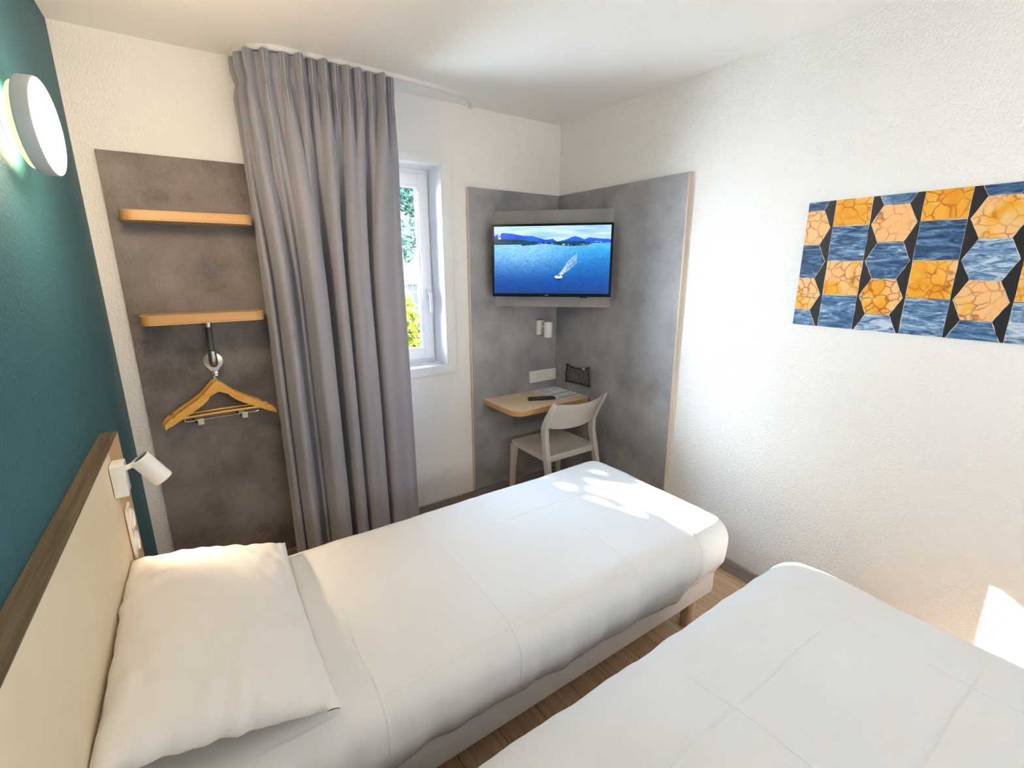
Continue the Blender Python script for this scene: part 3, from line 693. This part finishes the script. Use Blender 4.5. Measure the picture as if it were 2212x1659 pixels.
for i, p in enumerate(rp):
    d = (rp[min(i + 1, len(rp) - 1)] - rp[max(i - 1, 0)]).normalized(); nn = Vector((-d.y, d.x, 0))
    for a, z in sec: g.v.append(Vector((p.x, p.y, RH - .0005 + z)) + nn * a)
ns = len(sec)
for i in range(len(rp) - 1):
    for j in range(ns): g.f.append((i * ns + j, i * ns + (j + 1) % ns, (i + 1) * ns + (j + 1) % ns, (i + 1) * ns + j)); g.m.append(0)
g.f.append(tuple(range(ns))); g.m.append(0); g.f.append(tuple((len(rp) - 1) * ns + j for j in range(ns))[::-1]); g.m.append(0)
o = g.obj('curtain_rail', M['railm']); tag(o, 'white curved curtain rail on the ceiling in front of the window', 'curtain rail')
# top section along the rail with narrow pinched pleats; bottom with big folds
def path_at(P, t):
    ls = [0]
    for i in range(1, len(P)): ls.append(ls[-1] + (P[i] - P[i - 1]).length)
    s = t * ls[-1]
    for i in range(1, len(P)):
        if ls[i] >= s - 1e-9:
            f = (s - ls[i - 1]) / max(1e-9, ls[i] - ls[i - 1]); return P[i - 1].lerp(P[i], f), (P[i] - P[i - 1]).normalized()
    return P[-1], (P[-1] - P[-2]).normalized()
topline = smooth_path([(.604, -.035), (.604, -.08), (.605, -.125), (.64, -.18), (.70, -.216), (.78, -.234), (1.0, -.236), (1.13, -.232), (1.268, -.222)], 6)
NS = 720
# bottom control polyline: x, y measured along the folds (left to right)
bot = [(.600, -.03), (.596, -.10), (.588, -.16), (.595, -.205), (.612, -.215), (.622, -.185), (.628, -.165), (.637, -.215), (.655, -.258), (.678, -.262), (.694, -.235), (.702, -.185), (.712, -.165), (.724, -.185), (.733, -.20), (.745, -.19), (.752, -.17),
       (.758, -.20), (.775, -.268), (.800, -.285), (.832, -.28), (.852, -.25), (.862, -.17), (.872, -.13), (.880, -.17), (.888, -.245), (.905, -.275), (.930, -.27), (.943, -.235), (.948, -.165), (.953, -.17), (.960, -.24), (.985, -.275), (1.025, -.262), (1.052, -.262), (1.066, -.235), (1.070, -.155), (1.075, -.15), (1.082, -.225), (1.10, -.262), (1.14, -.262), (1.19, -.238), (1.225, -.232), (1.255, -.205), (1.272, -.165)]
botp = smooth_path(bot, 10)
TS = [path_at(topline, i / NS) for i in range(NS + 1)]; BS = [path_at(botp, i / NS)[0] for i in range(NS + 1)]
# pleats at top: (position 0..1, half width, height)
pl = [.03, .115, .20, .285, .375, .45, .515, .575, .635, .70, .765, .84, .905, .97]
def topoff(s, tight):
    v = 0
    for k, c in enumerate(pl):
        d = (s - c) / (.030 * tight)
        if abs(d) < 1: v = max(v, (1 - d * d) ** .5 * (.8 + .35 * sin(k * 2.7 + 1)) - (.16 * math.exp(-((abs(d) - .38) / .10) ** 2) if tight < .9 else 0))
    return v
TZ = RH - .022; BZ = .012; rows = [0, .012, .03, .055, .08, .1, .115, .13, .15, .18, .22, .27, .33, .4, .5, .62, .75, .9, 1.06, 1.22, 1.4, 1.6, 1.8, 2.0, 2.2, 2.35, 2.46]
g = G(); vs = []
for h in rows:
    z = TZ - h; z = max(z, BZ)
    pin = math.exp(-((h - .108) / .028) ** 2)
    w = min(1, max(0, (h - .09) / .95)); w = w * w * (3 - 2 * w); w = w ** .75
    for i in range(NS + 1):
        s = i / NS; (p, d) = TS[i]; nn = Vector((d.y, -d.x, 0))
        if nn.y > 0 and d.x > 0: nn = -nn
        tp = topoff(s, (.80 - .22 * pin) if h < .13 else .70 + .75 * min(1, (h - .13) / .3))
        wave = (.004 + .034 * (1 - .35 * pin)) * (.4 + .6 * min(1, s / .15)) * tp - .016 * (1 - tp) - (.006 * pin)
        A = p + nn * wave
        B = BS[i]
        # gentle drift and sway of the hanging cloth
        q = A.lerp(B, w)
        sway = .010 * w * mnoise.noise(Vector((s * 9, h * 1.1, 3.3)))
        q = q + Vector((sway * .6 + .012 * w * (s - .3) * h / 2.4 + .010 * w * (h / 2.4), sway, 0))
        if h > .12: q = q + nn * (.006 * mnoise.noise(Vector((s * 34, h * 2.0, 7.7))) * w)
        vs.append((q.x, q.y, z))
W1 = NS + 1
fs = [(j * W1 + i, (j + 1) * W1 + i, (j + 1) * W1 + i + 1, j * W1 + i + 1) for j in range(len(rows) - 1) for i in range(NS)]
r = empty('curtain', (.95, -.22, 0), 'floor-length grey pleated curtain drawn to the left side of the window', 'curtain')
o = finish('curtain_cloth', vs, fs, M['curtain'], r, 180)
md = o.modifiers.new('sub', 'SUBSURF'); md.levels = 0; md.render_levels = 0
for k, c in enumerate(pl):
    p, d = path_at(topline, c); G().box((p.x - .003, p.y - .003, RH - .034), (p.x + .003, p.y + .003, RH - .012), .001).obj('glider', M['railm'], r)

# ------------------------------------------------------------------ headboard, bedside fittings
HT, HF = 1.07, .047      # top height, front face offset from the teal wall line
HY1 = -.675; HY0 = -3.75
def slabwall(y0, y1, d0, d1, z0, z1, name, mat, parent, gap=.001):
    vs = [(tx(y0) + d0 + gap, y0, z0), (tx(y0) + d1, y0, z0), (tx(y1) + d1, y1, z0), (tx(y1) + d0 + gap, y1, z0)]
    vs += [(a, b_, z1) for (a, b_, c) in vs]
    return finish(name, vs, [(3, 2, 1, 0), (4, 5, 6, 7), (0, 1, 5, 4), (1, 2, 6, 5), (2, 3, 7, 6), (3, 0, 4, 7)], mat, parent)
r = empty('headboard', (tx(-1.5), -1.5, 0), 'long cream headboard with a dark wood top running along the teal wall', 'headboard')
slabwall(HY0, -.882, 0, HF, .05, HT - .003, 'panel', M['cream'], r)
slabwall(HY0, HY1, 0, HF + .0005, HT - .003, HT, 'top_cap', M['cap'], r)
slabwall(-.882, HY1, 0, HF, .05, HT - .003, 'end_strip', M['strip'], r)['label'] = 'light oak end strip'
fx = tx(-.9) + HF
# bedside spotlight
r = empty('bedside_spotlight', (fx, -.91, .94), 'white bedside reading spotlight on the oak end strip of the headboard', 'wall light')
G().box((fx + .0005, -.948, .938), (fx + .034, -.878, 1.036), .003).obj('backplate', M['white'], r, 40)
hd = Vector((.048, -.0, -.080)).normalized(); hc = Vector((.099, -.900, 1.034))
G().tube([(fx + .032, -.905, 1.012), (fx + .05, -.903, 1.018), tuple(hc + hd * .02)], .008, 14).obj('arm', M['white'], r, 50)
mt = frame_mat(hc, hd)
sh_ = G().lathe([(.0255, .008), (.0255, -.002), (.0285, 0), (.0285, .094), (.0265, .0945), (.024, .085)], mt, caps=(False, False)).obj('lamp_shade', M['white'], r, 40)
G().lathe([(.001, .0), (.0255, .004)], mt, caps=(False, False)).obj('lamp_back', M['black'], sh_)
G().lathe([(.001, .080), (.024, .082)], mt, caps=(False, False)).obj('bulb', emit('warm_bulb', (1, .72, .42), 30), sh_)
# bedside socket
r = empty('bedside_socket', (fx, -.82, .70), 'white double socket plate on the headboard end below the reading spotlight', 'socket')
fs_ = tx(-.82) + HF
G().box((fs_ + .0005, -.868, .690), (fs_ + .010, -.788, .86), .003).obj('plate', M['socket'], r)
for zc in (.815, .735):
    mt = frame_mat((fs_ + .010, -.828, zc), (1, 0, 0))
    s_ = G().lathe([(.033, 0), (.033, .004), (.029, .006), (.026, .003), (.0255, -.003), (.001, -.003)], mt, 36, caps=(False, True)).obj('socket_ring', M['socket'], r, 30)
    g = G()
    for q in (-.009, .009): g.lathe([(.0028, 0), (.0028, .001)], frame_mat((fs_ + .0073, -.828 + q, zc), (1, 0, 0)), 10)
    g.obj('socket_holes', M['black'], s_)
# disc lamp on the teal wall
lc = Vector((.0601, -.909, 1.943)); ln = Vector((1, -.113, 0)).normalized(); R_ = .113
r = empty('disc_wall_lamp', (tx(-.9), -.9, 1.94), 'round glowing disc lamp on the teal wall', 'wall light')
mt = frame_mat(lc - ln * .036, ln)
body = G().lathe([(.030, .004), (R_ - .003, .003), (R_, .006), (R_, .033), (R_ - .002, .036), (R_ - .010, .036), (R_ - .0105, .033)], mt, 72, caps=(True, False)).obj('lamp_body', M['lampbody'], r, 40)
G().lathe([(R_ - .0105, .0335), (R_ - .03, .0348), (.001, .0352)], mt, 72, caps=(False, False)).obj('diffuser', emit('warm_diffuser', (1, .86, .62), 3.4), r, 60)
wl = Vector((tx(-.909) + .001, -.909, 1.943))
pm = frame_mat(lc - ln * .049, ln)
bp_ = G().lathe([(.088, .0005), (.098, .002), (.098, .011), (.094, .0125), (.03, .0125)], pm, 60, caps=(False, True)).obj('base_plate', emit('back_glow', (1, .84, .46), .75), r, 50)
G().lathe([(.055, .001), (.090, .0005)], pm, 60, caps=(False, False)).obj('rear_light', emit('rear_light', (1, .80, .45), 24), bp_)
G().lathe([(.05, -.004), (.05, .0005)], frame_mat(lc - ln * .046, ln), 40).obj('stem', M['lampbody'], r, 50)
G().lathe([(.045, 0), (.045, .026)], frame_mat(wl, (1, -SK, 0)), 40).obj('wall_fixing', M['lampbody'], r, 50)

# ------------------------------------------------------------------ beds
def bed(y0, y1, label, x0=.055, x1=2.06):
    r = empty('bed', ((x0 + x1) / 2, (y0 + y1) / 2, 0), label, 'bed')
    G().box((x0, y0, .175), (x1, y1, .335), .018, seg=3).obj('bed_base', M['bedbase'], r, 40)
    G().box((x0, y0 + .01, .336), (x1 - .005, y1 - .01, .50), .03, seg=3).obj('mattress', M['mattress'], r, 40)
    for (lx, ly) in ((x1 - .085, y0 + .065), (x1 - .085, y1 - .065), (x0 + .1, y0 + .065), (x0 + .1, y1 - .065)):
        G().lathe([(.026, 0), (.0285, .004), (.032, .1745)], Matrix.Translation((lx, ly, .0)), 28).obj('leg', M['beech'], r, 40)
    return r
bed(-1.655, -.865, 'single bed with white base and round beech legs, under the far duvet')
bed(-3.36, -1.965, 'bed with white base nearest the camera, under the near duvet', x0=.018, x1=2.01)

def duvet(name, x0, x1, y0, y1, top, drop, rad, mat, label, seed, puff=.012, hemf=None, headfree=True):
    """cloth over a bed: free on y0 (near/-y), x1 (foot), y1 (far); flush at the head x0"""
    vs = []; idx = {}
    ex, ey0, ey1 = x1 - rad, y0 + rad, y1 - rad           # inner flat region limits
    def h(d, r=rad):   # arclength beyond the flat edge -> (out, down)
        q = r * pi / 2
        if d <= q: a = d / r; return r * sin(a), r * (1 - cos(a))
        return r + .0, r + (d - q)
    D = rad * pi / 2 + drop - rad
    cell = .0145
    nx = int((ex - x0) / cell); nD = int(D / cell) + 1; nyi = int((ey1 - ey0) / cell)
    U = [x0 + (ex - x0) * i / nx for i in range(nx + 1)] + [('e', D * (k + 1) / nD) for k in range(nD)]
    Wv = [('n', D * (nD - k) / nD) for k in range(nD)] + [ey0 + (ey1 - ey0) * j / nyi for j in range(nyi + 1)] + [('f', D * (k + 1) / nD) for k in range(nD)]
    nz = lambda *a: mnoise.noise(Vector(a))
    for j, w in enumerate(Wv):
        for i, u in enumerate(U):
            a = u[1] if isinstance(u, tuple) else 0; b_ = w[1] if isinstance(w, tuple) else 0
            fx_ = ex if a else u; fy_ = (ey0 if w[0] == 'n' else ey1) if b_ else w; sy_ = (-1 if (b_ and w[0] == 'n') else 1)
            if a and b_:
                d = max(a, b_); th = (b_ / a * pi / 4) if a > b_ else (pi / 2 - a / b_ * pi / 4); dx, dy = cos(th), sin(th) * sy_
                cr = rad * 1.0
            elif a: d = a; dx, dy = 1, 0
            elif b_: d = b_; dx, dy = 0, sy_
            else: d = 0; dx = dy = 0
            per = (fx_ * 1.3 + (fy_ * 1.7)) + (atan2(dy, dx) * .5 if d else 0)
            if d:
                hv = 1 + (.10 * nz(fx_ * 2.2 + seed, fy_ * 2.2, 1 + dx) + .05 * nz(fx_ * 7, fy_ * 7 + seed, 5)) * (d / D)
                if hemf: hv *= 1 + (hemf(fx_, fy_, dx, dy) - 1) * (d / D)
                o_, dn = h(d * hv)
                t = d / D
                bul = (.016 * sin(pi * min(1, t * 1.05)) + .015 * t * nz(fx_ * 10 + seed, fy_ * 10, 0) + .010 * t * nz(fx_ * 9 + seed, fy_ * 9, dn * 3) + .010 * t * nz(fx_ * 22 + seed, fy_ * 22, dn * 4)) - .022 * max(0, t - .8) / .2
                x = fx_ + dx * (o_ + bul); y = fy_ + dy * (o_ + bul); z = top - dn
            else: x, y, z = fx_, fy_, top
            # soft puffiness of the filling
            e = 1.0
            pz = puff * (nz(x * 2.1 + seed, y * 2.6, 0) * 1.0 + .45 * nz(x * 5 + seed, y * 5.5, 2) + .12 * nz(x * 13, y * 14 + seed, 4))
            cy = (y - (y0 + y1) / 2) / ((y1 - y0) / 2); crown = .016 * max(0, 1 - cy * cy)
            z += (pz + crown) * (1 if not d else max(0, 1 - d / (rad * 1.8)))
            vs.append((x, y, z))
    nU = len(U)
    fs = [(j * nU + i, j * nU + i + 1, (j + 1) * nU + i + 1, (j + 1) * nU + i) for j in range(len(Wv) - 1) for i in range(nU - 1)]
    o = finish(name, vs, fs, mat, None, 180)
    md = o.modifiers.new('thick', 'SOLIDIFY'); md.thickness = .010; md.offset = -1
    tag(o, label, 'duvet', 'white duvets on the beds'); return o
M['duvet1'] = linen('white_cotton_duvet_far', (.755, .76, .765), [('X', .96, -2, 0, .22, .007), ('X', 1.50, -2, -1.25, .24, .007), ('X', .55, -2, -1.2, .2, .007), ('Y', -1.16, 1.15, 1.85, .26, .008), ('Y', -1.66, .2, 1.5, .16, .007), ('X', 1.86, -2, -1.35, .34, .009), ('X', 1.24, -2, -1.55, .2, .006)], wr=.55)
M['duvet2'] = linen('white_cotton_duvet_near_shaded', (.715, .71, .70), [('Y', -2.50, .2, 2.0, .34, .010), ('Y', -2.20, .5, 1.75, .28, .006), ('X', 1.25, -2.9, -2.0, .24, .006), ('X', 1.80, -3.3, -2.1, .20, .006), ('X', .72, -2.6, -2.0, .2, .006)], wr=.7)  # greyer than the far duvet: the weaker light here is put into the colour
duvet('duvet', .038, 2.095, -1.692, -.835, .545, .250, .085, M['duvet1'], 'white duvet on the far single bed, its foot end in sunlight', 3, .012)
duvet('duvet', .018, 2.045, -3.39, -1.930, .545, .27, .085, M['duvet2'], 'white duvet on the near bed across the bottom right', 11, .022)

# pillow
r = empty('pillow', (.25, -1.3, .56), 'plump white pillow leaning on the cream headboard', 'pillow')
vs = []; n = 56
cTL, cTR, cBR, cBL = Vector((.010, -.885, .700)), Vector((.462, -.893, .605)), Vector((.450, -1.690, .592)), Vector((.016, -1.705, .715))
nz = lambda *a: mnoise.noise(Vector(a))
for side in (1, -1):
    for j in range(n + 1):
        for i in range(n + 1):
            u = -1 + 2 * i / n; w = -1 + 2 * j / n      # u: headboard->foot, w: far->near
            uu = u * (1 - (.055 if u > 0 else .012) * (1 - w * w)); ww = w * (1 - .040 * (1 - u * u))
            a = (uu + 1) / 2; b_ = (ww + 1) / 2
            p = (cTL * (1 - a) + cTR * a) * (1 - b_) + (cBL * (1 - a) + cBR * a) * b_
            e = (1 - abs(u) ** 2.4) * (1 - abs(w) ** 2.4)
            t = max(0, e) ** .52
            edge = (1 - t)
            wr_ = .012 * nz(u * 6, w * 9, 1.5) * (edge + .15) * t * 2 + .004 * nz(u * 3, w * 3, 4)
            nrm = Vector((.22, 0, .97)).normalized()
            hgt = (.098 if side > 0 else -.062) * t
            q = p + nrm * (hgt + wr_ * (1 if side > 0 else 0))
            q.x += -.008 * nz(w * 7, 3, 1) * (u < -.8) ; q.y += .010 * nz(u * 7, 9, w)
            q.x = max(q.x, tx(q.y) + HF + .003)
            # hem line on the right side
            if side > 0 and u > .86: q = q + nrm * .003
            q.z = max(q.z, .572 + .004 * u)
            vs.append(q)
K = (n + 1) ** 2; fs = []
for j in range(n):
    for i in range(n):
        a = j * (n + 1) + i; fs.append((a, a + n + 1, a + n + 2, a + 1)); fs.append((K + a, K + a + 1, K + a + n + 2, K + a + n + 1))
M['pillow'] = linen('white_pillowcase', (.75, .74, .73), [('X', .385, -1.75, -.8, .22, .004), ('X', .20, -1.5, -1.0, .08, .02)], wr=.6)
o = G().add(vs, fs).obj('pillowcase', M['pillow'], r, 180)
bmm = bmesh.new(); bmm.from_mesh(o.data); bmesh.ops.remove_doubles(bmm, verts=bmm.verts[:], dist=.0012); bmesh.ops.recalc_face_normals(bmm, faces=bmm.faces[:]); bmm.to_mesh(o.data); bmm.free()

# ------------------------------------------------------------------ picture on the right wall
PX = RL - .003; PYL, PYR, PZ0, PZ1 = -1.635, -2.635, 1.349, 1.850
r = empty('wall_picture', (RL, -2.1, PZ0), 'frameless print of orange and blue marble hexagons and squares', 'picture')
G().box((RL - .012, PYR, PZ0), (RL - .0005, PYL, PZ1), .0006).obj('picture_panel', M['white'], r)
# polygons clipped to the panel
def clip(P):
    for ax, lim, sg in ((0, PYL, 1), (0, PYR, -1), (1, PZ1, 1), (1, PZ0, -1)):
        out = []
        for i in range(len(P)):
            a, b_ = P[i - 1], P[i]; ia = sg * (a[ax] - lim) <= 1e-9; ib = sg * (b_[ax] - lim) <= 1e-9
            if ia != ib:
                t = (lim - a[ax]) / (b_[ax] - a[ax]); out.append((a[0] + t * (b_[0] - a[0]), a[1] + t * (b_[1] - a[1])))
            if ib: out.append(b_)
        P = out
        if len(P) < 3: return None
    return P
g = G(); xp = RL - .0125; cols = []
def tile(P, mi, x, c):
    P = clip(P)
    if P: g.add([(x, y, z) for y, z in P], [tuple(range(len(P)))], mi); cols.extend([c] * 1)
tile([(PYL, PZ0), (PYR, PZ0), (PYR, PZ1), (PYL, PZ1)], 2, xp, (0, 0, 0))
def jit(a=.0016): return rnd.uniform(-a, a)
def inset(P, d):
    cx = sum(p[0] for p in P) / len(P); cz = sum(p[1] for p in P) / len(P); return [(p[0] + (cx - p[0]) * d, p[1] + (cz - p[1]) * d) for p in P]
def rough(P, a=.0009, n=5):
    out = []
    for i in range(len(P)):
        p, q = P[i], P[(i + 1) % len(P)]; out.append(p)
        for k in range(1, n): t = k / n; out.append((p[0] + (q[0] - p[0]) * t + rnd.uniform(-a, a), p[1] + (q[1] - p[1]) * t + rnd.uniform(-a, a)))
    return out
hexc = [-1.657, -1.9385, -2.2205, -2.5025]; sqc = [-1.7990, -2.0800, -2.3625, -2.6445]
for ci, yc in enumerate(hexc):
    for k in range(-1, 5):
        zt = 1.8155 - .1340 * k; zb = zt - .1340; zm = (zt + zb) / 2; col_o = (k % 2 == 0)
        P = [(yc + .040 + jit(), zt + jit(.0006)), (yc - .040 + jit(), zt + jit(.0006)), (yc - .0715, zm + jit()), (yc - .040 + jit(), zb + jit(.0006)), (yc + .040 + jit(), zb + jit(.0006)), (yc + .0715, zm + jit())]
        c = (rnd.random() * (.55 if col_o else 1), rnd.random(), rnd.random())
        tile(rough(inset(P, .010)), 3, xp - .0002, c); tile(rough(inset(P, .030)), 0 if col_o else 1, xp - .0004, c)
for ci, yc in enumerate(sqc):
    for k in range(-1, 5):
        zt = 1.8830 - .1340 * k; zb = zt - .1340; col_o = (k % 2 == 0); hw = .0640
        P = [(yc + hw, zt), (yc - hw, zt + jit(.001)), (yc - hw, zb), (yc + hw, zb + jit(.001))]
        c = ((.45 + .55 * rnd.random()) if col_o else rnd.random(), rnd.random(), rnd.random())
        if (ci, k) in ((0, 0), (1, 0)): c = (1.0, c[1], c[2])
        if ci == 2 and not col_o: c = (1.0, c[1], c[2])
        tile(rough(inset(P, .010)), 3, xp - .0002, c); tile(rough(inset(P, .026)), 0 if col_o else 1, xp - .0004, c)
o = g.obj('marble_print', None, r, None, [M['mo'], M['mb'], M['mk'], M['grout']])
me = o.data; ca = me.color_attributes.new('Col', 'FLOAT_COLOR', 'POINT')
for p, c in zip(me.polygons, cols):
    for vi in p.vertices: ca.data[vi].color = (*c, 1)
tmx = Matrix(((0, 0, -1, xp - .0012), (-1, 0, 0, -2.3045), (0, 1, 0, 1.3665), (0, 0, 0, 1)))
text_mesh('caption', 'D\u00e9tails du sol', .0135, M['ink'], tmx, r, .0001, 'LEFT')

# ------------------------------------------------------------------ outdoors
g = G(); g.box((-8, .36, -.45), (16, 22, -.35)); o = g.obj('ground', M['grass']); structure(o)
def leaves(g, cen, rad, count, size, seed, flat=1.0, solid=True):
    rr_ = random.Random(seed); cen = Vector(cen)
    for k in range(count):
        while True:
            p = Vector((rr_.uniform(-1, 1), rr_.uniform(-1, 1), rr_.uniform(-1, 1)))
            if p.length < 1 and (not solid or p.length > .55 + .3 * mnoise.noise(p * 2.3)): break
        p = Vector((p.x * rad[0], p.y * rad[1], p.z * rad[2])) + cen
        a = Vector((rr_.gauss(0, 1), rr_.gauss(0, 1), rr_.gauss(0, 1) * flat)).normalized(); b_ = a.orthogonal().normalized(); s = size * rr_.uniform(.6, 1.3)
        g.add([p - a * s, p + b_ * s * .45, p + a * s, p - b_ * s * .45], [(0, 1, 2, 3)])
r = empty('shrub', (1.95, 2.0, -.35), 'bright yellow-green shrub outside, low in the window', 'shrub')
g = G(); leaves(g, (1.86, 2.15, .56), (.54, .42, 1.06), 7200, .05, 5); g.obj('foliage', M['lawnleaf'], r)
G().tube([(1.85, 2.15, -.35), (1.83, 2.15, .1), (1.8, 2.15, .7)], [.03, .02, .01], 8).obj('stem', M['bark'], r, 60)
r = empty('tree', (-.9, 4.1, -.35), 'slim leafy tree outside, hidden behind the curtain, dappling the sunlight', 'tree')
g = G(); leaves(g, (-.87, 4.1, 3.60), (.62, .30, 1.0), 4200, .07, 6); leaves(g, (.02, 4.1, 3.60), (.44, .30, .15), 105, .085, 17, solid=False); leaves(g, (.05, 4.1, 3.30), (.6, .3, .22), 1300, .07, 19, solid=False); g.obj('crown', M['darkleaf'], r)
G().tube([(-.9, 4.1, -.35), (-.92, 4.1, 1.2), (-.98, 4.1, 3.6)], [.07, .05, .02], 10).obj('trunk', M['bark'], r, 60)
def tree(x, y, hgt, sz, cnt, seed, label):
    r = empty('tree', (x, y, -.35), label, 'tree', 'trees beyond the fence')
    rr_ = random.Random(seed); g = G()
    for k in range(9): leaves(g, (x + rr_.uniform(-1, 1) * sz, y + rr_.uniform(-.6, .6) * sz, hgt + rr_.uniform(-1, 1) * sz * 1.0), (sz * .5, sz * .5, sz * .42), cnt // 9, .11, seed + k)
    g.obj('crown', M['darkleaf'], r)
    g = G(); g.tube([(x, y, -.35), (x + .05, y, hgt * .5), (x, y, hgt)], [.12, .10, .06], 10)
    for k in range(5): g.tube([(x, y, hgt * .6), (x + rr_.uniform(-1, 1) * sz * .7, y + rr_.uniform(-.5, .5) * sz, hgt + rr_.uniform(-.3, .8) * sz)], [.05, .015], 7)
    g.obj('trunk', M['bark'], r, 60)
tree(4.8, 9.0, 3.6, 1.15, 4200, 21, 'green leafy tree in the upper part of the window view')
tree(6.4, 11.5, 3.3, 1.2, 3000, 35, 'tree with a lighter crown beyond the wire fence')
r = empty('wire_fence', (3.5, 5.5, -.35), 'white welded wire fence outside behind the yellow-green shrub', 'fence')
g = G(); fy = 5.5
for k in range(60): g.tube([(1.0 + k * .1, fy, -.3), (1.0 + k * .1, fy, 1.65)], .0045, 4)
for z in (0.0, .2, .4, .62, .66, .9, 1.15, 1.4, 1.44, 1.6): g.tube([(1.0, fy - .005, z), (6.9, fy - .005, z)], .0055, 4)
g.obj('mesh_panel', M['fence'], r)
for x in (1.4, 3.5, 5.9): G().box((x - .06, fy - .04, -.35), (x + .06, fy + .04, 1.72), .005).obj('post', M['fence'], r)
r = empty('low_wall', (4.6, 7.0, -.35), 'pale rendered wall outside beyond the wire fence', 'wall'); G().box((1.5, 7.0, -.35), (9, 7.15, 1.22), .01).obj('wall_face', M['render_out'], r); G().box((1.48, 6.97, 1.22), (9.02, 7.18, 1.30), .01).obj('coping', M['concrete_out'], r)

# ------------------------------------------------------------------ light
w = bpy.data.worlds.new('sky'); sc.world = w; w.use_nodes = True; nt = w.node_tree; bg = nt.nodes['Background']
tc = N(nt, 'ShaderNodeTexCoord'); sx = N(nt, 'ShaderNodeSeparateXYZ'); L(nt, tc.outputs['Generated'], sx.inputs[0])
L(nt, ramp(nt, sx.outputs['Z'], [(.0, (.85, .92, 1.0)), (.35, (.62, .80, 1.0)), (1, (.35, .60, 1.0))]), bg.inputs['Color']); bg.inputs['Strength'].default_value = 38
def light(name, typ, loc, energy, col, size=None, to=None, **kw):
    d = bpy.data.lights.new(name, typ); d.energy = energy; d.color = col
    if typ == 'AREA':
        d.shape = 'RECTANGLE'; d.size, d.size_y = size
    elif size is not None and typ in ('POINT', 'SPOT'): d.shadow_soft_size = size
    for k, v_ in kw.items(): setattr(d, k, v_)
    o = bpy.data.objects.new(name, d); COL.objects.link(o); o.location = loc
    if to is not None: o.rotation_euler = (Vector(to) - Vector(loc)).to_track_quat('-Z', 'Y').to_euler()
    return o
light('sun', 'SUN', (0, 6, 6), 130, (1, .96, .90), to=(.38, 5, 6 - .60), angle=radians(.5))
light('reading_beam', 'SPOT', tuple(hc + hd * .088), 5.5, (1, .74, .48), .02, tuple(hc + hd * 1.0), spot_size=radians(120), spot_blend=.6)
light('lamp_glow', 'POINT', (lc.x + .12, lc.y - .01, lc.z), 12, (1, .74, .47), .09)
light('fill_light', 'AREA', (1.35, -3.7, 1.5), 19, (1, .97, .92), (1.8, .6), (1.5, -2.2, 2.6))  # unseen fill added behind the camera to lift overall brightness

pl_=light('window_portal','AREA',((WX0+WX1)/2,.28,(WZ0+WZ1)/2),1,(1,1,1),(WX1-WX0,WZ1-WZ0),((WX0+WX1)/2,-1,(WZ0+WZ1)/2)); pl_.data.cycles.is_portal=True
# ------------------------------------------------------------------ camera
cx, cy, cz, yaw, pit, rol, foc = .2825, -2.6522, 1.6009, .6001, .2458, -.0037, 1017.24
f = Vector((sin(yaw) * cos(pit), cos(yaw) * cos(pit), -sin(pit))); rt = Vector((cos(yaw), -sin(yaw), 0)); up = rt.cross(f)
R_c = rt * cos(rol) + up * sin(rol); U_c = -rt * sin(rol) + up * cos(rol)
cam = bpy.data.cameras.new('camera'); co = bpy.data.objects.new('camera', cam); COL.objects.link(co)
co.matrix_world = Matrix(((R_c.x, U_c.x, -f.x, cx), (R_c.y, U_c.y, -f.y, cy), (R_c.z, U_c.z, -f.z, cz), (0, 0, 0, 1)))
cam.sensor_fit = 'HORIZONTAL'; cam.sensor_width = 36; cam.lens = foc / 2212 * 36; cam.clip_start = .02
sc.camera = co
sc.view_settings.view_transform = 'Standard'; sc.view_settings.look = 'None'; sc.view_settings.exposure = .52
sc.cycles.use_denoising = True
sc.cycles.max_bounces = 7; sc.cycles.diffuse_bounces = 4; sc.cycles.transparent_max_bounces = 4; sc.cycles.glossy_bounces = 2; sc.cycles.transmission_bounces = 2; sc.cycles.caustics_reflective = False; sc.cycles.caustics_refractive = False
sc.cycles.use_adaptive_sampling = True; sc.cycles.adaptive_threshold = .15; sc.cycles.adaptive_min_samples = 20
sc.cycles.use_light_tree = True; sc.cycles.sample_clamp_indirect = 8
